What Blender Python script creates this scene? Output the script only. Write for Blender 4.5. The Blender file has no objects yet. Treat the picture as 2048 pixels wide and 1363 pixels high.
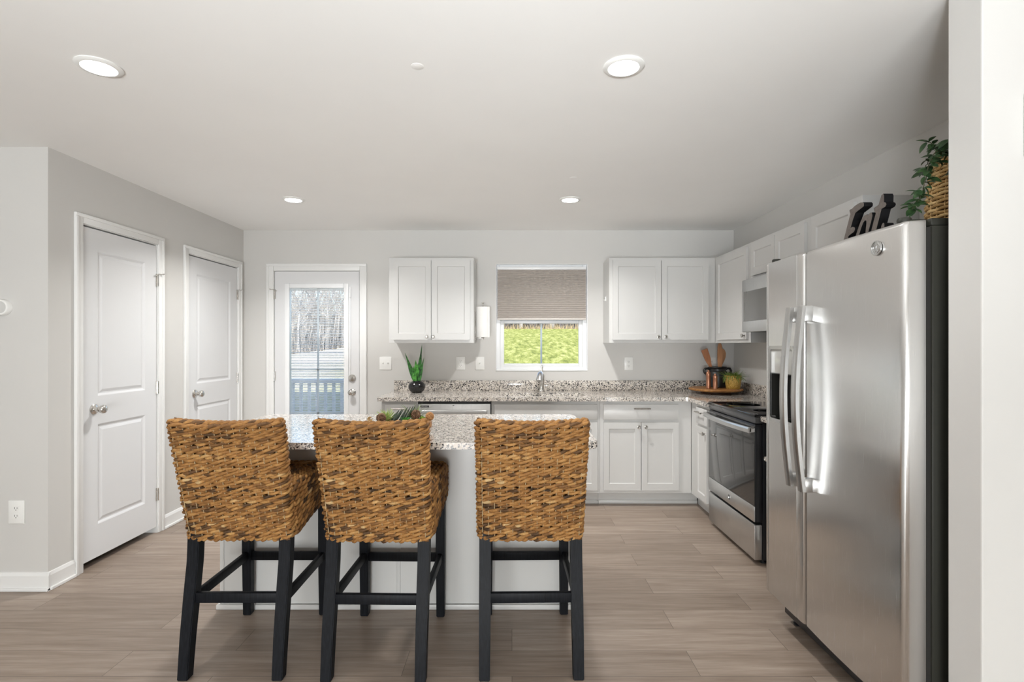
import bpy, bmesh, math, random
from mathutils import Vector, Matrix
random.seed(7)
S = bpy.context.scene
COL = S.collection
PI = math.pi

# ------------------------------------------------------------------ camera, world, sun, exposure
cam = bpy.data.cameras.new('camera')
cam.sensor_width = 36.0
cam.lens = 18.63
cam.shift_y = 0.0037
cam.clip_start = 0.02
cam.clip_end = 400
camo = bpy.data.objects.new('camera', cam)
COL.objects.link(camo)
camo.location = (0, 0, 1.35)
camo.rotation_euler = (PI / 2, 0, 0)
S.camera = camo

S.view_settings.view_transform = 'Standard'
S.view_settings.look = 'None'
S.view_settings.gamma = 1
S.view_settings.use_curve_mapping = False
S.view_settings.exposure = -0.10
S.cycles.use_denoising = True
S.cycles.max_bounces = 12
S.cycles.diffuse_bounces = 7
S.cycles.glossy_bounces = 5
S.cycles.transparent_max_bounces = 16
S.cycles.sample_clamp_indirect = 6

SUN_EL = math.radians(36)
w = bpy.data.worlds.new('sky')
S.world = w
w.use_nodes = True
nt = w.node_tree
bg = nt.nodes['Background']
sky = nt.nodes.new('ShaderNodeTexSky')
sky.sky_type = 'NISHITA'
sky.sun_disc = False
sky.sun_elevation = SUN_EL
sky.sun_rotation = PI
nt.links.new(sky.outputs[0], bg.inputs[0])
bg.inputs[1].default_value = 0.45

def lamp(name, kind, loc, rot, energy, color=(1, 1, 1), **kw):
    l = bpy.data.lights.new(name, kind)
    l.energy = energy
    l.color = color
    for k, v in kw.items():
        setattr(l, k, v)
    o = bpy.data.objects.new(name, l)
    COL.objects.link(o)
    o.location = loc
    o.rotation_euler = rot
    return o

lamp('sun', 'SUN', (0, -10, 12), (PI / 2 - SUN_EL, 0, math.radians(-14)), 9.5, (1, .95, .86), angle=.009)
# added fill lights behind the camera: one low panel, two tilted upward
lamp('added_low_fill', 'AREA', (-.4, -3.62, .43), (PI / 2, 0, 0), 215, (.93, .975, 1), shape='RECTANGLE', size=2.0, size_y=.70)
lamp('added_bounce_fill', 'AREA', (-.6, -1.5, 1.3), (PI - math.radians(62), 0, math.radians(-15)), 27, (.93, .975, 1), shape='DISK', size=.5, spread=math.radians(70))
lamp('added_bounce_fill', 'AREA', (-1.2, -.6, 1.5), (PI - math.radians(68), 0, math.radians(28)), 6, (.93, .975, 1), shape='DISK', size=.5, spread=math.radians(80))
DOWNLIGHT_W = (6.5, 6.5, 22, 22)
LENS_GLOW = 14.0

# ------------------------------------------------------------------ materials
def mat(name, color=(.8, .8, .8), rough=.5, metal=0.0, spec=.5, **kw):
    m = bpy.data.materials.new(name)
    m.use_nodes = True
    p = m.node_tree.nodes['Principled BSDF']
    p.inputs['Base Color'].default_value = (*color, 1)
    p.inputs['Roughness'].default_value = rough
    p.inputs['Metallic'].default_value = metal
    p.inputs['Specular IOR Level'].default_value = spec
    for k, v in kw.items():
        p.inputs[k].default_value = v
    return m

def nodes(m):
    return m.node_tree.nodes, m.node_tree.links, m.node_tree.nodes['Principled BSDF']

def coords(m, scale=(1, 1, 1), kind='Object'):
    n, l, p = nodes(m)
    tc = n.new('ShaderNodeTexCoord')
    mp = n.new('ShaderNodeMapping')
    mp.inputs['Scale'].default_value = scale
    l.new(tc.outputs[kind], mp.inputs['Vector'])
    return mp.outputs[0]

def noise(m, vec, scale, detail=3, rough=.55):
    n, l, p = nodes(m)
    t = n.new('ShaderNodeTexNoise')
    t.inputs['Scale'].default_value = scale
    t.inputs['Detail'].default_value = detail
    t.inputs['Roughness'].default_value = rough
    l.new(vec, t.inputs['Vector'])
    return t.outputs['Fac']

def ramp(m, fac, stops, interp='LINEAR'):
    n, l, p = nodes(m)
    r = n.new('ShaderNodeValToRGB')
    r.color_ramp.interpolation = interp
    e = r.color_ramp.elements
    while len(e) > 1:
        e.remove(e[-1])
    e[0].position = stops[0][0]
    e[0].color = (*stops[0][1], 1)
    for pos, c in stops[1:]:
        x = e.new(pos)
        x.color = (*c, 1)
    l.new(fac, r.inputs[0])
    return r.outputs[0]

def mix(m, fac, a, b, mode='MIX'):
    n, l, p = nodes(m)
    x = n.new('ShaderNodeMix')
    x.data_type = 'RGBA'
    x.blend_type = mode
    for i, v in ((0, fac), (6, a), (7, b)):
        if isinstance(v, (int, float)):
            x.inputs[i].default_value = v
        elif isinstance(v, tuple):
            x.inputs[i].default_value = (*v, 1)
        else:
            l.new(v, x.inputs[i])
    return x.outputs[2]

def bump(m, h, strength=.2, dist=.002):
    n, l, p = nodes(m)
    b = n.new('ShaderNodeBump')
    b.inputs['Strength'].default_value = strength
    b.inputs['Distance'].default_value = dist
    l.new(h, b.inputs['Height'])
    l.new(b.outputs[0], p.inputs['Normal'])

def base(m, col):
    n, l, p = nodes(m)
    l.new(col, p.inputs['Base Color'])

def paint(name, c, rough=.6, spec=.3):
    m = mat(name, c, rough, spec=spec)
    v = coords(m)
    base(m, ramp(m, noise(m, v, 3), [(.3, tuple(x * .985 for x in c)), (.7, c)]))
    bump(m, noise(m, v, 260, 2), .04, .001)
    return m

WALL = paint('wall_paint', (.63, .62, .60))
CEIL = paint('ceiling_paint', (.90, .895, .88), .8, .1)
TRIM = paint('trim_paint', (.80, .80, .79), .35, .4)
CAB = paint('cabinet_paint', (.62, .617, .605), .32, .45)
DOORP = paint('door_paint', (.73, .735, .745), .4, .4)
PLASTIC = mat('white_plastic', (.84, .84, .82), .3)
SLOT = mat('outlet_slot', (.05, .05, .05), .6)
VINYL = mat('window_vinyl', (.85, .86, .87), .35)
DARK = mat('dark_gap', (.015, .015, .017), .8)

def floor_mat():
    m = mat('plank_floor', (.3, .25, .2), .38, spec=.4)
    n, l, p = nodes(m)
    v = coords(m)
    br = n.new('ShaderNodeTexBrick')
    br.offset = .37
    br.inputs['Scale'].default_value = 1.0
    br.inputs['Brick Width'].default_value = 1.22
    br.inputs['Row Height'].default_value = .18
    br.inputs['Mortar Size'].default_value = .0012
    br.inputs['Mortar Smooth'].default_value = .3
    br.inputs['Bias'].default_value = 0
    br.inputs['Color1'].default_value = (0, 0, 0, 1)
    br.inputs['Color2'].default_value = (1, 1, 1, 1)
    br.inputs['Mortar'].default_value = (.5, .5, .5, 1)
    l.new(v, br.inputs['Vector'])
    # per-plank shift of the grain
    add = n.new('ShaderNodeVectorMath')
    add.operation = 'MULTIPLY_ADD'
    l.new(br.outputs['Color'], add.inputs[0])
    add.inputs[1].default_value = (7.3, 3.1, 5)
    l.new(v, add.inputs[2])
    mp = n.new('ShaderNodeMapping')
    mp.inputs['Scale'].default_value = (1.1, 16, 1)
    l.new(add.outputs[0], mp.inputs['Vector'])
    g1 = noise(m, mp.outputs[0], 2.2, 6, .62)
    mp2 = n.new('ShaderNodeMapping')
    mp2.inputs['Scale'].default_value = (2.5, 70, 1)
    l.new(add.outputs[0], mp2.inputs['Vector'])
    g2 = noise(m, mp2.outputs[0], 3, 3)
    c = ramp(m, g1, [(.25, (.235, .180, .142)), (.5, (.320, .255, .207)), (.75, (.405, .335, .280))])
    c2 = ramp(m, g2, [(.3, (.72, .70, .68)), (.6, (1, 1, 1))])
    c = mix(m, .55, c, c2, 'MULTIPLY')
    tone = ramp(m, br.outputs['Color'], [(0, (.82, .80, .78)), (1, (1.08, 1.08, 1.08))])
    c = mix(m, 1.0, c, tone, 'MULTIPLY')
    c = mix(m, br.outputs['Fac'], c, (.10, .078, .062))
    base(m, c)
    bump(m, g2, .06, .001)
    return m
FLOOR = floor_mat()

def granite_mat():
    m = mat('speckled_granite', (.6, .57, .53), .08, spec=.55)
    n, l, p = nodes(m)
    v = coords(m)
    def vor(scale, rnd):
        t = n.new('ShaderNodeTexVoronoi')
        t.inputs['Scale'].default_value = scale
        t.inputs['Randomness'].default_value = rnd
        mp = n.new('ShaderNodeMapping')
        mp.inputs['Location'].default_value = (scale, 3.3, 1.7)
        l.new(v, mp.inputs['Vector'])
        nz = n.new('ShaderNodeTexNoise')
        nz.inputs['Scale'].default_value = scale * 1.2
        l.new(mp.outputs[0], nz.inputs['Vector'])
        ad = n.new('ShaderNodeVectorMath')
        ad.operation = 'MULTIPLY_ADD'
        l.new(nz.outputs['Color'], ad.inputs[0])
        ad.inputs[1].default_value = (.9 / scale,) * 3
        l.new(mp.outputs[0], ad.inputs[2])
        l.new(ad.outputs[0], t.inputs['Vector'])
        s = n.new('ShaderNodeSeparateColor')
        l.new(t.outputs['Color'], s.inputs[0])
        return s
    a = vor(95, 1)
    b = vor(150, 1)
    c = ramp(m, a.outputs[0], [(0, (.60, .55, .49)), (.40, (.70, .66, .61)), (.62, (.42, .385, .355)), (.74, (.64, .59, .53)), (.92, (.76, .73, .69))], 'CONSTANT')
    blk = ramp(m, b.outputs[1], [(0, (1, 1, 1)), (.145, (0, 0, 0))], 'CONSTANT')
    gry = ramp(m, b.outputs[2], [(0, (1, 1, 1)), (.17, (0, 0, 0))], 'CONSTANT')
    c = mix(m, gry, c, (.19, .18, .175))
    c = mix(m, blk, c, (.022, .021, .024))
    base(m, c)
    return m
GRANITE = granite_mat()

def steel(name, c=(.60, .60, .60), rough=.27, aniso=.75, rot=.25, streak=(1, 1, 160)):
    m = mat(name, c, rough, 1.0)
    n, l, p = nodes(m)
    v = coords(m, streak)
    f = noise(m, v, 8, 3)
    base(m, ramp(m, f, [(.3, tuple(x * .96 for x in c)), (.7, c)]))
    r = ramp(m, f, [(.3, (rough * .9,) * 3), (.7, (rough * 1.1,) * 3)])
    l.new(r, p.inputs['Roughness'])
    if aniso:
        tg = n.new('ShaderNodeTangent')
        tg.direction_type = 'RADIAL'
        tg.axis = 'Z'
        l.new(tg.outputs[0], p.inputs['Tangent'])
        p.inputs['Anisotropic'].default_value = aniso
        p.inputs['Anisotropic Rotation'].default_value = rot
    return m
STEEL = steel('brushed_stainless', (.73, .725, .715), .25, .75, .0, (150, 150, 1))
STEELH = steel('bright_stainless', (.62, .62, .615), .30, .0, 0, (120, 120, 1))
NICKEL = mat('satin_nickel', (.66, .64, .61), .22, 1.0)
CHROME = mat('polished_chrome', (.80, .81, .82), .08, 1.0)
BLACKGLASS = mat('black_glass', (.012, .012, .013), .04, spec=.6)
OVENGLASS = mat('oven_glass', (.035, .035, .035), .06, spec=1.0)
BLACKMETAL = mat('black_enamel', (.012, .013, .016), .3)
CASEGREY = mat('dark_grey_case', (.030, .030, .024), .45, spec=.3)
GASKET = mat('door_gasket', (.018, .017, .015), .6)
BLACKCERAMIC = mat('black_ceramic', (.008, .008, .009), .07, spec=.6)
MATTEBLACK = mat('matte_black_crock', (.014, .013, .013), .38)
COPPER = mat('hammered_copper', (.50, .24, .15), .3, .9)
n_, l_, p_ = nodes(COPPER)
bump(COPPER, noise(COPPER, coords(COPPER), 120), .3, .003)
PAPER = mat('paper_towel', (.86, .85, .83), .9, spec=.1)
bump(PAPER, noise(PAPER, coords(PAPER), 180), .25, .002)

def blackwood():
    m = mat('black_stained_wood', (.012, .013, .016), .5, spec=.16)
    v = coords(m, (60, 60, 2.5))
    f = noise(m, v, 3, 4)
    base(m, ramp(m, f, [(.3, (.004, .0045, .006)), (.65, (.010, .0115, .015)), (.85, (.020, .023, .028))]))
    bump(m, f, .15, .001)
    return m
BLACKWOOD = blackwood()

def woodm(name, c1, c2, sc=(1.5, 14, 14)):
    m = mat(name, c2, .45, spec=.35)
    f = noise(m, coords(m, sc), 3, 5, .6)
    base(m, ramp(m, f, [(.3, c1), (.65, c2), (.8, tuple(min(1, x * 1.25) for x in c2))]))
    bump(m, f, .1, .001)
    return m
TRAYWOOD = woodm('acacia_wood', (.17, .065, .02), (.48, .23, .07), (3, 16, 10))
SPOONWOOD = woodm('spoon_wood', (.34, .16, .075), (.48, .25, .13), (20, 20, 3))
SPOONWOOD2 = woodm('spoon_wood_red', (.33, .13, .06), (.44, .20, .10), (20, 20, 3))
DECKWOOD = woodm('deck_boards', (.30, .27, .24), (.42, .39, .35))
RAILPAINT = mat('railing_paint', (.80, .82, .85), .5)

def rope_mat(name, stops, rough=.62):
    m = mat(name, (.4, .2, .08), rough, spec=.25)
    n, l, p = nodes(m)
    at = n.new('ShaderNodeAttribute')
    at.attribute_name = 'tone'
    v = coords(m, (40, 40, 40))
    f = noise(m, v, 4, 3)
    c = ramp(m, at.outputs['Fac'], stops)
    c2 = ramp(m, f, [(.3, (.62, .60, .58)), (.62, (1, 1, 1))])
    base(m, mix(m, .8, c, c2, 'MULTIPLY'))
    return m
SEAGRASS = rope_mat('seagrass_rope', [(0, (.05, .03, .017)), (.14, (.14, .072, .030)), (.38, (.30, .142, .044)), (.65, (.42, .215, .070)), (.85, (.52, .295, .106)), (1, (.60, .42, .21))])
SEACORE = mat('wicker_core', (.075, .036, .014), .85, spec=.1)
STAKE = mat('wicker_stake', (.40, .30, .17), .7)
REED = rope_mat('pale_reed', [(0, (.30, .17, .06)), (.5, (.56, .35, .135)), (1, (.72, .50, .24))])
TWIG = rope_mat('brown_twig', [(0, (.10, .05, .028)), (.6, (.24, .13, .075)), (1, (.40, .25, .15))])
RATTAN = rope_mat('orange_rattan', [(0, (.36, .16, .06)), (1, (.66, .36, .15))])

def leafm(name, c1, c2, rough=.45):
    m = mat(name, c2, rough, spec=.35)
    f = noise(m, coords(m), 45, 2)
    base(m, ramp(m, f, [(.35, c1), (.65, c2)]))
    p = m.node_tree.nodes['Principled BSDF']
    return m
IVY = leafm('ivy_leaf', (.014, .038, .014), (.04, .085, .028), .4)
VINE = mat('vine_stem', (.05, .05, .02), .6)
SNAKE = leafm('striped_leaf', (.012, .045, .014), (.05, .20, .04), .35)
SNAKEPALE = leafm('bright_leaf', (.03, .14, .02), (.10, .36, .06), .35)
LIME = leafm('lime_leaf', (.17, .33, .03), (.34, .52, .08))
PALEGREEN = leafm('pale_green_leaf', (.36, .50, .14), (.60, .70, .32))
AGAVE = leafm('grey_green_agave', (.045, .065, .05), (.13, .17, .14), .5)
GRASSY = leafm('fine_green_leaf', (.07, .12, .02), (.22, .32, .07))
YELLOWPOT = None

def speckle_pot():
    m = mat('yellow_speckled_pot', (.55, .35, .07), .5)
    f = noise(m, coords(m), 190, 3)
    base(m, ramp(m, f, [(.38, (.30, .17, .03)), (.5, (.58, .36, .07)), (.66, (.72, .52, .17))]))
    bump(m, f, .4, .003)
    return m
YELLOWPOT = speckle_pot()

def shade_mat():
    m = mat('cellular_fabric', (.57, .52, .48), .85, spec=.1)
    n, l, p = nodes(m)
    tr = n.new('ShaderNodeBsdfTranslucent')
    tr.inputs[0].default_value = (.62, .56, .51, 1)
    mx = n.new('ShaderNodeMixShader')
    mx.inputs[0].default_value = .25
    l.new(p.outputs[0], mx.inputs[1])
    l.new(tr.outputs[0], mx.inputs[2])
    l.new(mx.outputs[0], n['Material Output'].inputs[0])
    return m
SHADE = shade_mat()

def glass_mat():
    m = bpy.data.materials.new('window_glass')
    m.use_nodes = True
    n, l, p = nodes(m)
    n.remove(p)
    t = n.new('ShaderNodeBsdfTransparent')
    t.inputs[0].default_value = (.96, .97, .97, 1)
    g = n.new('ShaderNodeBsdfGlossy')
    g.inputs['Roughness'].default_value = .0
    fr = n.new('ShaderNodeFresnel')
    fr.inputs[0].default_value = 1.45
    mx = n.new('ShaderNodeMixShader')
    l.new(fr.outputs[0], mx.inputs[0])
    l.new(t.outputs[0], mx.inputs[1])
    l.new(g.outputs[0], mx.inputs[2])
    l.new(mx.outputs[0], n['Material Output'].inputs[0])
    return m
GLASS = glass_mat()

def grille_mat():
    m = mat('grille_vinyl', (.92, .92, .92), .4)
    n, l, p = nodes(m)
    tr = n.new('ShaderNodeBsdfTranslucent')
    tr.inputs[0].default_value = (.95, .95, .95, 1)
    mx = n.new('ShaderNodeMixShader')
    mx.inputs[0].default_value = .55
    l.new(p.outputs[0], mx.inputs[1])
    l.new(tr.outputs[0], mx.inputs[2])
    l.new(mx.outputs[0], n['Material Output'].inputs[0])
    return m
GRILLE = grille_mat()

def emit(name, c, s):
    m = bpy.data.materials.new(name)
    m.use_nodes = True
    n, l, p = nodes(m)
    p.inputs['Base Color'].default_value = (.8, .8, .8, 1)
    p.inputs['Emission Color'].default_value = (*c, 1)
    p.inputs['Emission Strength'].default_value = s
    return m
LENS = emit('lit_lens', (1, .99, .97), LENS_GLOW)

def lawn_mat():
    m = mat('lawn_grass', (.3, .36, .06), .9, spec=.1)
    v = coords(m)
    f = noise(m, coords(m, (1, .16, 1)), 5, 8, .8)
    n, l, p = nodes(m)
    f2 = noise(m, v, .22, 3, .6)
    c = ramp(m, f, [(.38, (.12, .15, .03)), (.5, (.28, .30, .075)), (.62, (.50, .50, .20))])
    d = ramp(m, f, [(.36, (.52, .47, .36)), (.5, (.66, .61, .48)), (.64, (.76, .72, .60))])
    sx = n.new('ShaderNodeSeparateXYZ')
    l.new(v, sx.inputs[0])
    # paler straw-coloured turf towards the left of the garden and at the wood's edge
    mr = n.new('ShaderNodeMapRange')
    mr.inputs['From Min'].default_value = -1.5
    mr.inputs['From Max'].default_value = -6
    l.new(sx.outputs[0], mr.inputs[0])
    mr2 = n.new('ShaderNodeMapRange')
    mr2.inputs['From Min'].default_value = 60
    mr2.inputs['From Max'].default_value = 70
    l.new(sx.outputs[1], mr2.inputs[0])
    mx = n.new('ShaderNodeMath')
    mx.operation = 'MAXIMUM'
    l.new(mr.outputs[0], mx.inputs[0])
    l.new(mr2.outputs[0], mx.inputs[1])
    base(m, mix(m, mx.outputs[0], c, d))
    bump(m, f, .6, .05)
    return m
LAWN = lawn_mat()
BARK = woodm('grey_bark', (.16, .15, .145), (.34, .32, .31), (9, 9, 1.5))
BRUSH = leafm('dry_brush', (.15, .115, .065), (.36, .28, .17), .9)
ROOFM = mat('roof_shingle', (.12, .12, .12), .9)
SIDING = mat('exterior_siding', (.6, .6, .6), .7)

# ------------------------------------------------------------------ helpers
def tag(o, label=None, cat=None, group=None, kind=None):
    if label: o['label'] = label
    if cat: o['category'] = cat
    if group: o['group'] = group
    if kind: o['kind'] = kind
    return o

def thing(name, label, cat, loc, group=None):
    o = bpy.data.objects.new(name, None)
    o.empty_display_size = .1
    COL.objects.link(o)
    o.location = loc
    return tag(o, label, cat, group)

def root_off(o):
    v = Vector((0, 0, 0))
    while o:
        v += o.location
        o = o.parent
    return v

def finish(me, m, smooth):
    for x in (m if isinstance(m, (list, tuple)) else [m]):
        me.materials.append(x)
    if smooth:
        for p in me.polygons:
            p.use_smooth = True
        try:
            me.set_sharp_from_angle(angle=math.radians(38))
        except Exception:
            pass

def obj(name, bm, m, parent=None, smooth=True):
    """bm holds world coordinates; one mesh object out, relative to its parent (or to its own base)."""
    if parent is not None:
        off = root_off(parent)
        loc = (0, 0, 0)
    else:
        xs = [v.co for v in bm.verts]
        off = Vector(((min(c.x for c in xs) + max(c.x for c in xs)) / 2, (min(c.y for c in xs) + max(c.y for c in xs)) / 2, min(c.z for c in xs)))
        loc = off
    bmesh.ops.translate(bm, verts=bm.verts, vec=-off)
    bmesh.ops.recalc_face_normals(bm, faces=bm.faces)
    me = bpy.data.meshes.new(name)
    bm.to_mesh(me)
    bm.free()
    finish(me, m, smooth)
    o = bpy.data.objects.new(name, me)
    COL.objects.link(o)
    o.location = loc
    if parent is not None:
        o.parent = parent
    return o

def struct(name, bm, m, parent=None, smooth=False):
    o = obj(name, bm, m, parent, smooth)
    if parent is None:
        o['kind'] = 'structure'
    return o

def struct_origin(name, bm, m):
    """structure mesh whose origin stays at the world origin"""
    bmesh.ops.recalc_face_normals(bm, faces=bm.faces)
    me = bpy.data.meshes.new(name)
    bm.to_mesh(me)
    bm.free()
    finish(me, m, False)
    o = bpy.data.objects.new(name, me)
    COL.objects.link(o)
    o['kind'] = 'structure'
    return o

def B():
    return bmesh.new()

def box(bm, x0, x1, y0, y1, z0, z1, bv=0.0, seg=2, M=None, mi=0):
    x0, x1 = min(x0, x1), max(x0, x1)
    y0, y1 = min(y0, y1), max(y0, y1)
    z0, z1 = min(z0, z1), max(z0, z1)
    r = bmesh.ops.create_cube(bm, size=1)
    vs = r['verts']
    for v in vs:
        v.co = Vector((x0 + (v.co.x + .5) * (x1 - x0), y0 + (v.co.y + .5) * (y1 - y0), z0 + (v.co.z + .5) * (z1 - z0)))
    fs = list({f for v in vs for f in v.link_faces})
    if bv > 0:
        bv = min(bv, .45 * min(x1 - x0, y1 - y0, z1 - z0))
        es = list({e for v in vs for e in v.link_edges})
        rr = bmesh.ops.bevel(bm, geom=es, offset=bv, segments=seg, profile=.5, affect='EDGES')
        vs = list({v for f in rr['faces'] for v in f.verts} | {v for v in vs if v.is_valid})
        fs = list({f for v in vs for f in v.link_faces})
    if mi:
        for f in fs:
            f.material_index = mi
    if M is not None:
        for v in vs:
            v.co = M @ v.co
    return vs

def frame_of(d):
    d = d.normalized()
    a = Vector((0, 0, 1)) if abs(d.z) < .9 else Vector((1, 0, 0))
    s = d.cross(a).normalized()
    return s, s.cross(d).normalized()

def tube(bm, pts, rad, n=8, caps=True, closed=False):
    pts = [Vector(p) for p in pts]
    if not hasattr(rad, '__len__'):
        rad = [rad] * len(pts)
    rings = []
    N = len(pts)
    prev = None
    for i, p in enumerate(pts):
        if closed:
            d = pts[(i + 1) % N] - pts[i - 1]
        else:
            d = pts[min(i + 1, N - 1)] - pts[max(i - 1, 0)]
        if prev is None:
            s, u = frame_of(d)
        else:
            d.normalize()
            s = (prev - d * prev.dot(d)).normalized()
            u = s.cross(d).normalized()
        prev = s
        rings.append([bm.verts.new(p + (s * math.cos(2 * PI * k / n) + u * math.sin(2 * PI * k / n)) * rad[i]) for k in range(n)])
    M = N if closed else N - 1
    for i in range(M):
        a, b = rings[i], rings[(i + 1) % N]
        for k in range(n):
            bm.faces.new((a[k], a[(k + 1) % n], b[(k + 1) % n], b[k]))
    if caps and not closed:
        bm.faces.new(rings[0])
        bm.faces.new(rings[-1])
    return [v for r in rings for v in r]

def lathe(bm, prof, c=(0, 0, 0), n=32, M=None):
    """prof: list of (radius, height) along local z"""
    rings = []
    vs = []
    for r, h in prof:
        if r < 1e-5:
            v = bm.verts.new((c[0], c[1], c[2] + h))
            rings.append([v])
        else:
            rings.append([bm.verts.new((c[0] + r * math.cos(2 * PI * k / n), c[1] + r * math.sin(2 * PI * k / n), c[2] + h)) for k in range(n)])
        vs += rings[-1]
    for a, b in zip(rings, rings[1:]):
        if len(a) == 1 and len(b) == 1:
            continue
        for k in range(n):
            k2 = (k + 1) % n
            if len(a) == 1:
                bm.faces.new((a[0], b[k2], b[k]))
            elif len(b) == 1:
                bm.faces.new((a[k], a[k2], b[0]))
            else:
                bm.faces.new((a[k], a[k2], b[k2], b[k]))
    for e in (rings[0], rings[-1]):
        if len(e) > 2:
            bm.faces.new(e)
    if M is not None:
        for v in vs:
            v.co = M @ v.co
    return vs

def prism(bm, poly, M, d0, d1):
    """poly (u,v) extruded along local w from d0 to d1; M maps (u,v,w) to world"""
    a = [bm.verts.new(M @ Vector((u, v, d0))) for u, v in poly]
    b = [bm.verts.new(M @ Vector((u, v, d1))) for u, v in poly]
    n = len(poly)
    fa = bm.faces.new(a)
    fb = bm.faces.new(b[::-1])
    for i in range(n):
        bm.faces.new((a[i], b[i], b[(i + 1) % n], a[(i + 1) % n]))
    return fa, fb

def rrect(x0, x1, y0, y1, r, seg=6):
    out = []
    for cx, cy, a0 in ((x1 - r, y1 - r, 0), (x0 + r, y1 - r, 90), (x0 + r, y0 + r, 180), (x1 - r, y0 + r, 270)):
        for k in range(seg + 1):
            a = math.radians(a0 + 90 * k / seg)
            out.append((cx + r * math.cos(a), cy + r * math.sin(a)))
    return out

# wall frames: u = to the viewer's right, v = up, w = out of the wall towards the room
def WF(origin, facing):
    o = Vector(origin)
    if facing == '-y':
        u, w_ = Vector((1, 0, 0)), Vector((0, -1, 0))
    elif facing == '-x':
        u, w_ = Vector((0, -1, 0)), Vector((-1, 0, 0))
    elif facing == '+x':
        u, w_ = Vector((0, 1, 0)), Vector((1, 0, 0))
    v = Vector((0, 0, 1))
    return Matrix(((u.x, v.x, w_.x, o.x), (u.y, v.y, w_.y, o.y), (u.z, v.z, w_.z, o.z), (0, 0, 0, 1)))

def wbox(bm, M, u0, u1, v0, v1, w0, w1, bv=0, seg=2, mi=0):
    return box(bm, u0, u1, v0, v1, w0, w1, bv, seg, M, mi)

def quad(bm, M, pts):
    return bm.faces.new([bm.verts.new(M @ Vector(p)) for p in pts])

def panel_slab(bm, M, u0, u1, v0, v1, w0, w1, panels, prof):
    """slab whose front (w1) has moulded panels; prof = [(inset, dw)...] from the panel edge inwards"""
    us = sorted({u0, u1, *[p[0] for p in panels], *[p[1] for p in panels]})
    vs = sorted({v0, v1, *[p[2] for p in panels], *[p[3] for p in panels]})
    for i in range(len(us) - 1):
        for j in range(len(vs) - 1):
            cu, cv = (us[i] + us[i + 1]) / 2, (vs[j] + vs[j + 1]) / 2
            if any(p[0] < cu < p[1] and p[2] < cv < p[3] for p in panels):
                continue
            quad(bm, M, [(us[i], vs[j], w1), (us[i + 1], vs[j], w1), (us[i + 1], vs[j + 1], w1), (us[i], vs[j + 1], w1)])
    for a, b, c, d in panels:
        last = (0, 0)
        for ins, dw in prof:
            r0 = [(a + last[0], c + last[0]), (b - last[0], c + last[0]), (b - last[0], d - last[0]), (a + last[0], d - last[0])]
            r1 = [(a + ins, c + ins), (b - ins, c + ins), (b - ins, d - ins), (a + ins, d - ins)]
            for k in range(4):
                k2 = (k + 1) % 4
                quad(bm, M, [(*r0[k], w1 + last[1]), (*r0[k2], w1 + last[1]), (*r1[k2], w1 + dw), (*r1[k], w1 + dw)])
            last = (ins, dw)
        quad(bm, M, [(a + last[0], c + last[0], w1 + last[1]), (b - last[0], c + last[0], w1 + last[1]), (b - last[0], d - last[0], w1 + last[1]), (a + last[0], d - last[0], w1 + last[1])])
    for q in ([(u0, v0), (u1, v0)], [(u1, v0), (u1, v1)], [(u1, v1), (u0, v1)], [(u0, v1), (u0, v0)]):
        (a, b), (c, d) = q
        quad(bm, M, [(a, b, w0), (c, d, w0), (c, d, w1), (a, b, w1)])
    quad(bm, M, [(u0, v0, w0), (u0, v1, w0), (u1, v1, w0), (u1, v0, w0)])
    bmesh.ops.remove_doubles(bm, verts=bm.verts, dist=1e-5)

SHAKER = [(.0005, -.001), (.004, -.008), (.006, -.009)]
MOULD = [(.006, -.003), (.014, -.009), (.022, -.009), (.040, -.002)]

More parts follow.
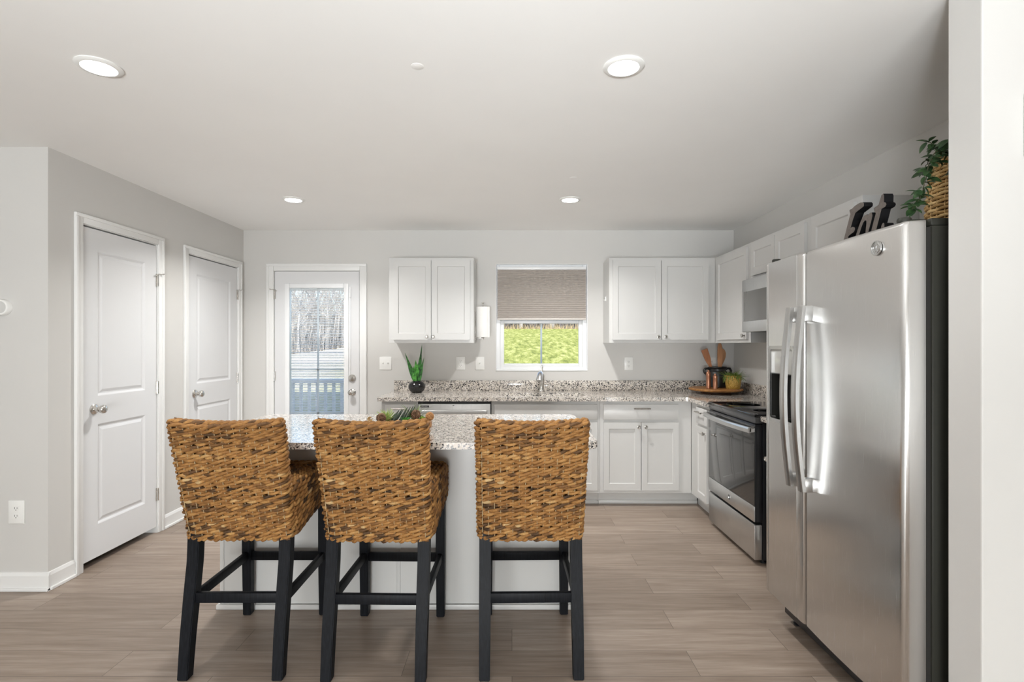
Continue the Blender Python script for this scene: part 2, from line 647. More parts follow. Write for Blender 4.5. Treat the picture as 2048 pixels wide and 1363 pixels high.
class Rope:
    """many ropes in one mesh, with a tone attribute per point"""
    def __init__(s):
        s.v, s.f, s.t = [], [], []
    def add(s, pts, rad, tone, n=6, closed=False):
        pts = [Vector(p) for p in pts]
        N = len(pts)
        prev = None
        base_i = len(s.v)
        for i, p in enumerate(pts):
            d = (pts[(i + 1) % N] - pts[i - 1]) if closed else (pts[min(i + 1, N - 1)] - pts[max(i - 1, 0)])
            if d.length < 1e-9:
                d = Vector((1, 0, 0))
            if prev is None:
                a, u = frame_of(d)
            else:
                d = d.normalized()
                a = (prev - d * prev.dot(d)).normalized()
                u = a.cross(d)
            prev = a
            r = rad[i] if hasattr(rad, '__len__') else rad
            tn = tone[i] if hasattr(tone, '__len__') else tone
            for k in range(n):
                an = 2 * PI * k / n
                s.v.append(p + (a * math.cos(an) + u * math.sin(an)) * r)
                s.t.append(tn)
        for i in range(N if closed else N - 1):
            j = (i + 1) % N
            for k in range(n):
                k2 = (k + 1) % n
                s.f.append((base_i + i * n + k, base_i + i * n + k2, base_i + j * n + k2, base_i + j * n + k))
        if not closed:
            s.f.append(tuple(base_i + k for k in range(n))[::-1])
            s.f.append(tuple(base_i + (N - 1) * n + k for k in range(n)))
    def twist(s, path, rope_r, strand_r, pitch, normal_fn=None, closed=False, phase=0., tones=None, n=6, strands=2):
        """two strands twisted round a path"""
        N = len(path)
        acc = [0.]
        for i in range(1, N):
            acc.append(acc[-1] + (path[i] - path[i - 1]).length)
        tot = acc[-1] + ((path[0] - path[-1]).length if closed else 0)
        if closed:
            pitch = tot / max(1, round(tot / pitch))
        for k in range(strands):
            pts, tn = [], []
            seg = {}
            for i, p in enumerate(path):
                d = (path[(i + 1) % N] - path[i - 1]) if closed else (path[min(i + 1, N - 1)] - path[max(i - 1, 0)])
                d = d.normalized()
                up = Vector((0, 0, 1))
                if abs(d.z) > .95:
                    up = Vector((0, 1, 0))
                a = d.cross(up).normalized()
                u = a.cross(d).normalized()
                th = 2 * PI * acc[i] / pitch + phase + 2 * PI * k / strands
                pts.append(p + (a * math.cos(th) + u * math.sin(th)) * rope_r)
                q = int(acc[i] / pitch + phase / (2 * PI) + k / strands)
                if q not in seg:
                    seg[q] = tones()
                tn.append(seg[q])
            s.add(pts, strand_r, tn, n, closed)
    def build(s, name, m, parent=None, off=None):
        if off is None:
            off = root_off(parent) if parent is not None else Vector((0, 0, 0))
        me = bpy.data.meshes.new(name)
        me.from_pydata([tuple(v - off) for v in s.v], [], s.f)
        at = me.attributes.new('tone', 'FLOAT', 'POINT')
        at.data.foreach_set('value', s.t)
        finish(me, m, False)
        me.polygons.foreach_set('use_smooth', [True] * len(me.polygons))
        me.update()
        o = bpy.data.objects.new(name, me)
        COL.objects.link(o)
        if parent is not None:
            o.parent = parent
        else:
            o.location = off
        return o

def copy_tree(o, parent=None):
    c = o.copy()
    COL.objects.link(c)
    if parent is not None:
        c.parent = parent
    for ch in list(o.children):
        copy_tree(ch, c)
    return c

# ------------------------------------------------------------------ room shell
XL, XR, YB, H = -2.554, 2.109, 5.04, 2.438
YC = 2.917           # the corner where the left wall turns
T = .14
YF, XF = -3.6, -4.6   # living side behind the camera

bm = B()
box(bm, XF - T, XR + T, YF - T, YB + T, -.1, 0)
struct_origin('floor', bm, FLOOR)
bm = B()
box(bm, XF - T, XR + T, YF - T, YB + T, H, H + .12)
struct_origin('ceiling', bm, CEIL)

# back wall with the garden door and the kitchen window cut out
DX0, DX1, DZ1 = -2.265, -1.445, 2.055
WX0, WX1, WZ0, WZ1 = -.152, .718, 1.103, 2.118
bm = B()
box(bm, XL - T, DX0, YB, YB + T, 0, H)
box(bm, DX0, DX1, YB, YB + T, DZ1, H)
box(bm, DX1, WX0, YB, YB + T, 0, H)
box(bm, WX0, WX1, YB, YB + T, 0, WZ0)
box(bm, WX0, WX1, YB, YB + T, WZ1, H)
box(bm, WX1, XR + T, YB, YB + T, 0, H)
struct('wall_back', bm, WALL)
# left wall with two closet doors, recess closed at the rear
D1 = (3.143, 3.815, 2.07)
D2 = (4.170, 4.930, 2.07)
bm = B()
box(bm, XL - T, XL, YC + T, D1[0], 0, H)
box(bm, XL - T, XL, D1[1], D2[0], 0, H)
box(bm, XL - T, XL, D2[1], YB, 0, H)
for d in (D1, D2):
    box(bm, XL - T, XL, d[0], d[1], d[2], H)
    box(bm, XL - T - .5, XL - T - .48, d[0] - .02, d[1] + .02, 0, d[2])
    box(bm, XL - T - .5, XL - T, d[0] - .04, d[0] - .02, 0, d[2])
    box(bm, XL - T - .5, XL - T, d[1] + .02, d[1] + .04, 0, d[2])
    box(bm, XL - T - .5, XL - T, d[0] - .04, d[1] + .04, d[2], d[2] + .02)
struct('wall_left', bm, WALL)
bm = B()
box(bm, XF, XL, YC, YC + T, 0, H)
struct('wall_hall', bm, WALL)
bm = B()
box(bm, XR, XR + T, YF, YB, 0, H)
struct('wall_right', bm, WALL)
bm = B()
box(bm, 1.357, XR, 1.53, 1.65, 0, H, .004)
struct('wall_stub', bm, WALL)
bm = B()
box(bm, XF - T, -1.4, YF - T, YF, 0, H)
box(bm, .6, XR + T, YF - T, YF, 0, H)
box(bm, -1.4, .6, YF - T, YF, 0, .08)  # opening added for the low fill light
box(bm, -1.4, .6, YF - T, YF, .78, H)
struct('wall_front', bm, WALL)
bm = B()
box(bm, XF - T, XF, YF, YC + T, 0, H)
struct('wall_living', bm, WALL)
# unseen block for upper storey and added porch, sized to cast the garden shade
bm = B()
box(bm, XF - 3, XR + 5, YF - 3.0, YB + T + .1, H + .16, 5.1)
struct('roof_shade_block', bm, ROOFM)

# baseboards
def baseboard(name, segs):
    bm = B()
    for M, u0, u1 in segs:
        prof = [(0, 0), (.014, 0), (.014, .012), (.012, .018), (.012, .082), (.006, .098), (0, .1)]
        a = [bm.verts.new(M @ Vector((u0, v, w_))) for w_, v in prof]
        b = [bm.verts.new(M @ Vector((u1, v, w_))) for w_, v in prof]
        n = len(prof)
        for i in range(n):
            j = (i + 1) % n
            bm.faces.new((a[i], a[j], b[j], b[i]))
        bm.faces.new(a)
        bm.faces.new(b[::-1])
        wbox(bm, M, u0, u1, 0, .018, 0, .022, .004)
    return struct(name, bm, TRIM)
ML = WF((XL, 0, 0), '+x')
MB = WF((0, YB, 0), '-y')
MRt = WF((XR, 0, 0), '-x')
MH = WF((0, YC, 0), '-y')
baseboard('baseboard_left', [(ML, YC, 3.085), (ML, 3.876, 4.11)])
baseboard('baseboard_hall', [(MH, XF, XL + .014)])
baseboard('baseboard_back', [(MB, XL, -2.345), (MB, -1.388, -1.095)])

# ------------------------------------------------------------------ doors
def casing(bm, M, u0, u1, v1, wd=.057):
    for a, b, c, d in ((u0 - wd, u0, 0, v1 + wd), (u1, u1 + wd, 0, v1 + wd), (u0, u1, v1, v1 + wd)):
        wbox(bm, M, a, b, c, d, 0, .014, .004)
    for a, b, c, d in ((u0 - wd, u0 - wd * .62, 0, v1 + wd * .62), (u1 + wd * .62, u1 + wd, 0, v1 + wd * .62), (u0 - wd, u1 + wd, v1 + wd * .62, v1 + wd)):
        wbox(bm, M, a, b, c, d, .010, .020, .004)

def jamb(bm, M, u0, u1, v1, depth=.13):
    t = .004
    wbox(bm, M, u0 - t, u0 + t, 0, v1, -depth, .004)
    wbox(bm, M, u1 - t, u1 + t, 0, v1, -depth, .004)
    wbox(bm, M, u0, u1, v1 - t, v1 + t, -depth, .004)

def hinge(M, u, v, parent, stop=0):
    bm = B()
    for k in range(5):
        lathe(bm, [(.0062, .0), (.0062, .0168)], (0, 0, 0), 10, M @ Matrix.Translation((u, v - .045 + k * .018, .007)) @ Matrix.Rotation(-PI / 2, 4, 'X'))
    wbox(bm, M, u - .012, u + .012, v - .045, v + .045, 0, .003)
    if stop:
        p = lambda a, b, c: M @ Vector((u + stop * a, v + b, c))
        tube(bm, [p(-.02, .03, .012), p(0, .045, .014), p(.03, .042, .03)], .003, 6)
        lathe(bm, [(.007, 0), (.007, .008)], (0, 0, 0), 10, Matrix.Translation(p(.03, .042, .03)))
        lathe(bm, [(.006, 0), (.006, .008)], (0, 0, 0), 10, Matrix.Translation(p(-.022, .028, .012)))
    return obj('hinge', bm, NICKEL, parent)

def knob_mesh(bm, M, u, v, egg=1.0):
    MM = M @ Matrix.Translation((u, v, 0))
    lathe(bm, [(.0, .0), (.032, .0), (.033, .004), (.028, .010), (.014, .014), (.011, .028), (.016, .036), (.024, .046), (.027, .056), (.025, .066), (.017, .073), (0, .076)], (0, 0, 0), 28, MM)

def closet_door(idx, D, top, label):
    r = bpy.data.objects.new('door_%d' % idx, None)
    COL.objects.link(r)
    r.location = (XL, (D[0] + D[1]) / 2, 0)
    r['kind'] = 'structure'
    bm = B(); casing(bm, ML, D[0], D[1], D[2]); obj('casing', bm, TRIM, r)
    bm = B(); jamb(bm, ML, D[0], D[1], D[2]); obj('jamb', bm, TRIM, r)
    a, b = D[0] + .009, D[1] - .009
    st = .115
    bm = B()
    panel_slab(bm, ML, a, b, .045, D[2] - .013, -.035, -.001,
               [(a + st, b - st, .245, .862), (a + st, b - st, 1.035, 1.925)], MOULD)
    obj('slab', bm, DOORP, r, smooth=False)
    for z, s in ((1.815, 1), (1.045, 0), (.277, 0)):
        hinge(ML, b + .004, z, r, s)
    bm = B(); knob_mesh(bm, ML, a + .085, .957); obj('knob', bm, NICKEL, r)
    bm = B(); wbox(bm, ML, a + .0005, a + .003, .93, .985, -.026, .0005); obj('latch_plate', bm, NICKEL, r)
    return r
closet_door(1, D1, 2.07, '')
closet_door(2, D2, 2.07, '')

# exterior door with blinds between the glass
r = bpy.data.objects.new('door_3', None)
COL.objects.link(r)
r.location = ((DX0 + DX1) / 2, YB, 0)
r['kind'] = 'structure'
bm = B(); casing(bm, MB, DX0, DX1, DZ1, .066); obj('casing', bm, TRIM, r)
bm = B(); jamb(bm, MB, DX0, DX1, DZ1, .14)
wbox(bm, MB, DX0, DX1, 0, .02, -.14, .0); obj('jamb', bm, TRIM, r)
a, b = DX0 + .009, DX1 - .009
GX0, GX1, GZ0, GZ1 = -2.116, -1.598, .28, 1.888
bm = B()
for q in ((a, GX0 - .02, .022, DZ1 - .008), (GX1 + .02, b, .022, DZ1 - .008), (GX0 - .02, GX1 + .02, .022, GZ0 - .02), (GX0 - .02, GX1 + .02, GZ1 + .02, DZ1 - .008)):
    wbox(bm, MB, *q, -.044, -.001)
obj('slab', bm, DOORP, r, smooth=False)
bm = B()
for q in ((GX0 - .045, GX0, GZ0 - .045, GZ1 + .045), (GX1, GX1 + .045, GZ0 - .045, GZ1 + .045), (GX0, GX1, GZ0 - .045, GZ0), (GX0, GX1, GZ1, GZ1 + .045)):
    wbox(bm, MB, *q, -.05, .010, .006)
obj('lite_frame', bm, VINYL, r)
bm = B()
wbox(bm, MB, GX0, GX1, GZ0, GZ1, -.010, -.006)
obj('pane', bm, GLASS, r, smooth=False)
bm = B()
mu = (GX0 + GX1) / 2 + .008
wbox(bm, MB, mu - .010, mu + .010, GZ0, GZ1, -.017, -.011, .002)
for z in (1.112, .70):
    wbox(bm, MB, GX0, GX1, z - .008, z + .008, -.017, -.011, .002)
obj('grille', bm, GRILLE, r)
bm = B()
z = GZ0 + .008
while z < GZ1 - .01:
    m4 = MB @ Matrix.Translation((0, z, -.030)) @ Matrix.Rotation(math.radians(24), 4, 'X')
    wbox(bm, m4, GX0 + .004, GX1 - .004, -.0006, .0006, -.007, .007)
    z += .0152
for u in (GX0 + .09, GX1 - .09):
    tube(bm, [MB @ Vector((u, GZ0, -.030)), MB @ Vector((u, GZ1, -.030))], .0006, 4)
wbox(bm, MB, GX0, GX1, GZ1 - .014, GZ1, -.040, -.020)
obj('blind', bm, mat('blind_slat', (.93, .93, .94), .5), r, smooth=False)
bm = B()
wbox(bm, MB, GX1 + .055, GX1 + .066, 1.02, 1.90, .002, .010, .002)
wbox(bm, MB, GX1 + .052, GX1 + .069, 1.80, 1.845, .008, .018, .003)
obj('blind_slider', bm, VINYL, r)
for z, s in ((1.83, -1), (1.055, 0), (.28, 0)):
    hinge(MB, a - .003, z, r, s)
bm = B()
lathe(bm, [(.034, 0), (.034, .010), (.029, .016), (.012, .018), (.012, .020), (0, .020)], (0, 0, 0), 28, MB @ Matrix.Translation((-1.519, 1.035, 0)))
wbox(bm, MB, -1.523, -1.515, 1.02, 1.05, .018, .034, .002)
obj('deadbolt', bm, NICKEL, r)
bm = B(); knob_mesh(bm, MB, -1.516, .900); obj('knob', bm, NICKEL, r)

# ------------------------------------------------------------------ kitchen window
r = bpy.data.objects.new('window_1', None)
COL.objects.link(r)
r.location = ((WX0 + WX1) / 2, YB, WZ0)
r['kind'] = 'structure'
bm = B()
fw = .040
for q in ((WX0, WX0 + fw, WZ0, WZ1), (WX1 - fw, WX1, WZ0, WZ1), (WX0 + fw, WX1 - fw, WZ0, WZ0 + fw), (WX0 + fw, WX1 - fw, WZ1 - fw, WZ1)):
    wbox(bm, MB, *q, -.13, -.045, .004)
obj('frame', bm, VINYL, r)
bm = B()
t = .004
wbox(bm, MB, WX0, WX0 + t, WZ0, WZ1, -.05, .003)
wbox(bm, MB, WX1 - t, WX1, WZ0, WZ1, -.05, .003)
wbox(bm, MB, WX0, WX1, WZ0 - .002, WZ0 + .012, -.05, .006, .003)
wbox(bm, MB, WX0, WX1, WZ1 - t, WZ1, -.05, .003)
obj('return', bm, VINYL, r)
sx0, sx1, sz0, sz1 = WX0 + fw, WX1 - fw, WZ0 + fw, 1.585
bm = B()
sw = .036
for q in ((sx0, sx0 + sw, sz0, sz1), (sx1 - sw, sx1, sz0, sz1), (sx0 + sw, sx1 - sw, sz0, sz0 + .026), (sx0 + sw, sx1 - sw, sz1 - .030, sz1)):
    wbox(bm, MB, *q, -.095, -.060, .004)
obj('lower_sash', bm, VINYL, r)
bm = B()
for q in ((sx0, sx0 + sw, sz1, WZ1 - fw), (sx1 - sw, sx1, sz1, WZ1 - fw), (sx0 + sw, sx1 - sw, sz1 - .03, sz1 + .01), (sx0 + sw, sx1 - sw, WZ1 - fw - .03, WZ1 - fw)):
    wbox(bm, MB, *q, -.125, -.097, .004)
obj('upper_sash', bm, VINYL, r)
bm = B()
wbox(bm, MB, sx0 + sw, sx1 - sw, sz0 + .026, sz1 - .03, -.080, -.076)
wbox(bm, MB, sx0 + sw, sx1 - sw, sz1 + .01, WZ1 - fw - .03, -.113, -.110)
obj('pane', bm, GLASS, r, smooth=False)
bm = B()
mc = (WX0 + WX1) / 2
wbox(bm, MB, mc - .009, mc + .009, sz0 + .026, sz1 - .03, -.088, -.082, .002)
obj('muntin', bm, GRILLE, r)

# cellular shade pulled over the upper half
t_ = thing('cellular_shade', 'taupe pleated cellular shade half lowered over the kitchen window', 'window shade', (mc, YB + .03, 1.575))
bm = B()
wbox(bm, MB, WX0 + .010, WX1 - .010, 2.066, 2.092, -.042, -.006, .004)
obj('head_rail', bm, VINYL, t_)
bm = B()
z0, z1 = 1.603, 2.066
NP = 26
front = []
for k in range(NP * 2 + 1):
    z = z0 + (z1 - z0) * k / (NP * 2)
    front.append((z, -.006 - (.009 if k % 2 == 0 else 0.0)))
back_ = [(z, -.034 + (.009 if k % 2 == 0 else 0)) for k, (z, _) in enumerate(front)]
poly = front + back_[::-1]
va = [bm.verts.new(MB @ Vector((WX0 + .014, z, w_))) for z, w_ in poly]
vb = [bm.verts.new(MB @ Vector((WX1 - .014, z, w_))) for z, w_ in poly]
n = len(poly)
for i in range(n):
    j = (i + 1) % n
    bm.faces.new((va[i], va[j], vb[j], vb[i]))
obj('pleated_fabric', bm, SHADE, t_, smooth=False)
bm = B()
wbox(bm, MB, WX0 + .012, WX1 - .012, 1.585, 1.605, -.036, -.004, .004)
obj('bottom_rail', bm, mat('rail_taupe', (.62, .58, .54), .5), t_)

# window frame added round the low fill light, unseen behind the camera
def fill_frame(name, M, u0, u1, v0, v1):
    bm = B()
    for q in ((u0, u0 + .05, v0, v1), (u1 - .05, u1, v0, v1), (u0, u1, v0, v0 + .05), (u0, u1, v1 - .05, v1), (u0, u1, (v0 + v1) / 2 - .02, (v0 + v1) / 2 + .02)):
        wbox(bm, M, *q, .0, .05, .003)
    return struct(name, bm, VINYL)
MF = Matrix(((-1, 0, 0, 0), (0, 0, 1, YF - T + .04), (0, 1, 0, 0), (0, 0, 0, 1)))
fill_frame('fill_window_frame', MF, -.6, 1.4, .08, .78)

# ------------------------------------------------------------------ cabinets
def cab_knob(M, u, v, parent, w0=.0):
    bm = B()
    MM = M @ Matrix.Translation((u, v, w0))
    lathe(bm, [(.0, 0), (.008, 0), (.006, .006), (.006, .014), (.013, .017), (.0155, .022), (.0145, .027), (.010, .0285), (.0085, .0265), (0, .026)], (0, 0, 0), 22, MM)
    return obj('knob', bm, NICKEL, parent)

def bar_pull(M, u, v, parent, w0=0., half=.069):
    bm = B()
    tube(bm, [M @ Vector((u - half, v, w0 + .030)), M @ Vector((u + half, v, w0 + .030))], .0052, 12)
    for s in (-1, 1):
        tube(bm, [M @ Vector((u + s * .048, v, w0)), M @ Vector((u + s * .048, v, w0 + .030))], .0048, 10)
    return obj('handle', bm, NICKEL, parent)

def shaker_door(M, u0, u1, v0, v1, w0, parent, knob=None, st=.047):
    bm = B()
    panel_slab(bm, M, u0, u1, v0, v1, w0, w0 + .019, [(u0 + st, u1 - st, v0 + st + .008, v1 - st - .008)], SHAKER)
    d = obj('door', bm, CAB, parent, smooth=False)
    if knob:
        cab_knob(M, knob[0], knob[1], d, w0 + .019)
    return d

def slab_drawer(M, u0, u1, v0, v1, w0, parent, name='drawer', pull=True, at=None):
    bm = B()
    wbox(bm, M, u0, u1, v0, v1, w0, w0 + .019, .003)
    d = obj(name, bm, CAB, parent)
    if pull:
        bar_pull(M, at if at is not None else (u0 + u1) / 2, (v0 + v1) / 2 + .03, d, w0 + .019)
    return d

UB, UT = 1.366, 2.126
YU = 4.735   # face of the back uppers
MU = WF((0, YU, 0), '-y')
def upper_back(label, x0, x1, doors, fill=0, root=None):
    t = thing('wall_cabinet', label, 'cabinet', ((x0 + x1) / 2, YB, UB), 'white wall cabinets')
    bm = B()
    box(bm, x0, x1, YU, YB - .001, UB, UT, .0015)
    obj('body', bm, CAB, t, smooth=False)
    for (a, b, k) in doors:
        shaker_door(MU, a, b, 1.395, 2.102, .001, t, (k, 1.421))
    return t
upper_back('white two-door wall cabinet between the garden door and the window', -1.099, -.342,
           [(-1.061, -.722, -.755), (-.715, -.374, -.698)])
uc = upper_back('white two-door wall cabinet right of the kitchen window, meeting the corner', .8675, 1.815,
           [(.897, 1.325, 1.300), (1.333, 1.748, 1.365)])

XU = 1.815   # face of the right-hand uppers
MR = WF((XU, 0, 0), '-x')   # u = -y
def upper_right(label, y0, y1, z0, doors, z1=UT):
    t = thing('wall_cabinet', label, 'cabinet', (XR, (y0 + y1) / 2, z0), 'white wall cabinets')
    bm = B()
    box(bm, XU, XR - .001, y0, y1, z0, z1, .0015)
    obj('body', bm, CAB, t, smooth=False)
    for (a, b, kn) in doors:
        shaker_door(MR, -b, -a, z0 + .028, z1 - .024, .001, t, kn)
    return t
upper_right('white single-door wall cabinet on the right wall beside the microwave', 4.03, 4.733, UB,
            [(4.062, 4.655, (-4.090, 1.421))])
upper_right('short white two-door wall cabinet above the microwave', 3.215, 4.026, 1.838,
            [(3.625, 3.985, None), (3.255, 3.618, None)])
upper_right('white wall cabinet behind the wooden letters on the refrigerator', 2.744, 3.211, UB,
            [(2.785, 3.180, (-3.150, 1.421))])

# small hook on the side of the corner wall cabinet
bm = B()
box(bm, .859, .8670, 4.875, 4.895, 1.752, 1.792, .002)
tube(bm, [(.860, 4.885, 1.765), (.852, 4.885, 1.760), (.848, 4.885, 1.768)], .003, 6)
tag(obj('adhesive_hook', bm, PLASTIC), 'small white adhesive hook on the side of the cabinet right of the window', 'hook')

# microwave
t = thing('microwave', 'stainless steel microwave mounted above the range', 'microwave', (XR, 3.62, 1.444))
XM = 1.735
MM_ = WF((XM, 0, 0), '-x')
my0, my1, mz0, mz1 = 3.232, 4.000, 1.444, 1.833
bm = B(); box(bm, XM + .032, XR - .001, my0, my1, mz0 + .004, mz1, .003); obj('body', bm, BLACKMETAL, t)
bm = B()
u0, u1 = -my1, -my0
wbox(bm, MM_, u0, u1, mz0, mz1, -.031, 0, .005)
obj('door', bm, STEELH, t)
bm = B(); wbox(bm, MM_, u0 + .030, u1 - .030, mz0 + .079, mz1 - .089, -.004, .002, .006, 3); obj('door_glass', bm, mat('microwave_glass', (.11, .107, .098), .08, spec=.7), t)
bm = B(); wbox(bm, MM_, u0 + .012, u1 - .012, mz0 + .001, mz0 + .004, -.3, -.02); obj('vent_grille', bm, BLACKMETAL, t)
bm = B()
tube(bm, [MM_ @ Vector((u1 - .07, mz0 + .05, .045)), MM_ @ Vector((u1 - .07, mz1 - .05, .045))], .010, 10)
for z in (mz0 + .06, mz1 - .06):
    tube(bm, [MM_ @ Vector((u1 - .07, z, 0)), MM_ @ Vector((u1 - .07, z, .045))], .008, 8)
obj('handle', bm, STEELH, t)

# ---- base cabinets, back run
YBF = 4.43
MBB = WF((0, YBF, 0), '-y')
CT, CTH = .914, .032
KZ = .112
def base_back(label, x0, x1):
    t = thing('base_cabinet', label, 'cabinet', ((x0 + x1) / 2, YB, 0), 'white base cabinets')
    bm = B()
    box(bm, x0, x1, YBF, YB - .002, KZ, CT - CTH - .001, .001)
    obj('body', bm, CAB, t, smooth=False)
    bm = B()
    xk = x1 + (.079 if x1 > 1.4 else 0)
    box(bm, x0, xk, YBF + .085, YB - .002, 0, KZ)
    box(bm, x0, xk, YBF + .073, YBF + .085, 0, .030, .004)
    obj('toe_kick', bm, CAB, t)
    return t
t = base_back('narrow white base cabinet at the left end of the sink counter', -1.09, -.786)
slab_drawer(MBB, -1.058, -.800, .726, .855, .001, t)
shaker_door(MBB, -1.058, -.800, .139, .705, .001, t, (-.83, .672))
t = base_back('white sink base cabinet with a plain false drawer front, under the window', -.172, .733)
slab_drawer(MBB, -.147, .711, .726, .855, .001, t, 'false_front', False)
shaker_door(MBB, -.147, .279, .139, .705, .001, t, (.255, .672))
shaker_door(MBB, .285, .711, .139, .705, .001, t, (.309, .672))
t = base_back('white base cabinet with drawer and two doors left of the range corner', .734, 1.497)
slab_drawer(MBB, .762, 1.386, .726, .855, .001, t, at=1.078)
shaker_door(MBB, .762, 1.072, .139, .705, .001, t, (1.051, .668))
shaker_door(MBB, 1.079, 1.389, .139, .705, .001, t, (1.111, .668))

# ---- base cabinets, right run
XBF = 1.499
MRB = WF((XBF, 0, 0), '-x')
t = thing('base_cabinet', 'narrow white base cabinet in the corner, left of the range', 'cabinet', (XR, 4.22, 0), 'white base cabinets')
bm = B(); box(bm, XBF, XR - .002, 4.012, YBF - .002, KZ, CT - CTH - .001, .001); obj('body', bm, CAB, t, smooth=False)
bm = B(); box(bm, XBF + .080, XR - .002, 4.012, YBF + .070, 0, KZ); obj('toe_kick', bm, CAB, t)
slab_drawer(MRB, -4.262, -4.030, .726, .855, .001, t)
shaker_door(MRB, -4.262, -4.030, .139, .705, .001, t, (-4.055, .668), st=.04)
t = thing('base_cabinet', 'white base cabinet between the range and the refrigerator', 'cabinet', (XR, 2.93, 0), 'white base cabinets')
XB2 = 1.56
MRB2 = WF((XB2, 0, 0), '-x')
bm = B(); box(bm, XB2, XR - .002, 2.64, 3.225, KZ, CT - CTH - .001, .001); obj('body', bm, CAB, t, smooth=False)
bm = B(); box(bm, XB2 + .075, XR - .002, 2.64, 3.225, 0, KZ); obj('toe_kick', bm, CAB, t)
slab_drawer(MRB2, -3.20, -2.66, .726, .855, .001, t)
shaker_door(MRB2, -3.20, -2.66, .139, .705, .001, t, (-3.17, .668))

# ---- worktop: L-shaped slab with the sink cut out, plus splash
def slab_with_hole(bm, outer, hole, z0, z1, r=.004):
    rings = {}
    for nm, poly in (('o', outer), ('h', hole)):
        if not poly:
            continue
        for z in (z0, z1):
            rings[nm, z] = [bm.verts.new((x, y, z)) for x, y in poly]
        n = len(poly)
        for i in range(n):
            j = (i + 1) % n
            bm.faces.new((rings[nm, z0][i], rings[nm, z0][j], rings[nm, z1][j], rings[nm, z1][i]))
    for z in (z0, z1):
        es = []
        for nm in ('o', 'h'):
            if (nm, z) in rings:
                rg = rings[nm, z]
                for i in range(len(rg)):
                    es.append(bm.edges.get((rg[i], rg[(i + 1) % len(rg)])))
        bmesh.ops.triangle_fill(bm, edges=es, use_beauty=True)

SINK = rrect(-.085, .625, 4.495, 4.815, .07)
outer = [(-1.122, YB - .001), (-1.122, 4.405), (-1.117, 4.393), (-1.107, 4.388), (1.440, 4.388), (1.455, 4.383), (1.461, 4.368), (1.461, 4.006), (XR - .001, 4.006), (XR - .001, YB - .001)]
t = thing('granite_worktop', 'L-shaped speckled granite worktop with sink cutout along the back wall', 'countertop', (0.3, YB, CT - CTH))
bm = B()
slab_with_hole(bm, outer, SINK, CT - CTH, CT)
obj('slab', bm, GRANITE, t, smooth=False)
bm = B(); box(bm, -1.118, XR - .022, YB - .021, YB - .001, CT, 1.012, .002); obj('backsplash', bm, GRANITE, t)
bm = B(); box(bm, XR - .021, XR - .001, 4.006, YB - .001, CT, 1.012, .002); obj('backsplash', bm, GRANITE, t)
t = thing('granite_worktop', 'short speckled granite worktop between the range and the refrigerator', 'countertop', (XR, 2.93, CT - CTH))
bm = B(); box(bm, 1.515, XR - .001, 2.635, 3.232, CT - CTH, CT, .003); obj('slab', bm, GRANITE, t)
bm = B(); box(bm, XR - .021, XR - .001, 2.635, 3.232, CT, 1.012, .002); obj('backsplash', bm, GRANITE, t)

# sink bowl (undermount)
t = thing('kitchen_sink', 'undermount stainless steel sink bowl under the kitchen window', 'sink', (.27, 4.655, .70))
bm = B()
def ring(ins, z):
    return [bm.verts.new((x, y, z)) for x, y in rrect(-.085 + ins, .625 - ins, 4.495 + ins, 4.815 - ins, max(.02, .07 - ins * .5))]
zs = [(-.018, CT - CTH - .0015), (.002, CT - CTH - .0015), (.006, CT - CTH - .01), (.012, .72), (.03, .70), (.15, .695)]
rs = [ring(i, z) for i, z in zs]
for a, b in zip(rs, rs[1:]):
    for k in range(len(a)):
        k2 = (k + 1) % len(a)
        bm.faces.new((a[k], a[k2], b[k2], b[k]))
bm.faces.new(rs[-1])
obj('bowl', bm, STEELH, t)
bm = B(); lathe(bm, [(.0, .0005), (.040, .0005), (.043, .003), (.036, .004), (.0, .002)], (.27, 4.655, .695), 24); obj('drain', bm, CHROME, t)

# faucet
t = thing('faucet', 'silver single-lever pull-out faucet behind the sink', 'faucet', (.277, 4.93, CT))
fx, fy = .277, 4.93
bm = B()
lathe(bm, [(.0, 0), (.030, 0), (.031, .006), (.027, .014), (.022, .03), (.021, .06), (.0235, .085), (.0245, .11), (.026, .135), (.026, .150), (.022, .162), (.012, .168), (0, .169)], (fx, fy, CT), 28)
obj('body', bm, NICKEL, t)
bm = B()
tube(bm, [(fx, fy - .006, CT + .120), (fx - .007, fy - .05, CT + .158), (fx - .015, fy - .10, CT + .176), (fx - .023, fy - .15, CT + .168), (fx - .030, fy - .185, CT + .140), (fx - .033, fy - .195, CT + .112)],
     [.018, .019, .020, .024, .029, .032], 18)
obj('spout', bm, STEELH, t)
bm = B()
tube(bm, [(fx, fy, CT + .165), (fx + .001, fy + .006, CT + .19), (fx + .002, fy + .018, CT + .215), (fx + .002, fy + .026, CT + .235), (fx + .002, fy + .030, CT + .247)], [.011, .008, .0085, .011, .004], 12)
obj('lever', bm, NICKEL, t)

# ------------------------------------------------------------------ dishwasher
t = thing('dishwasher', 'stainless steel dishwasher under the sink counter beside the sink cabinet', 'dishwasher', (-.479, YB, 0))
bm = B(); box(bm, -.783, -.175, YBF - .004, YB - .01, .105, CT - CTH - .002, .002); obj('body', bm, BLACKMETAL, t)
bm = B(); box(bm, -.780, -.180, YBF - .026, YBF - .005, .115, .858, .004)
obj('door', bm, STEELH, t)
bm = B()
tube(bm, [(-.752, YBF - .058, .795), (-.210, YBF - .058, .795)], .0, 4) if False else box(bm, -.756, -.204, YBF - .068, YBF - .048, .776, .812, .008, 3)
for s in (-.73, -.23):
    box(bm, s - .012, s + .012, YBF - .050, YBF - .026, .782, .806, .004)
obj('handle', bm, STEELH, t)
bm = B(); box(bm, -.762, -.690, YBF - .0275, YBF - .0262, .830, .846, .0004); pl = obj('badge', bm, BLACKGLASS, t)
bm = B()
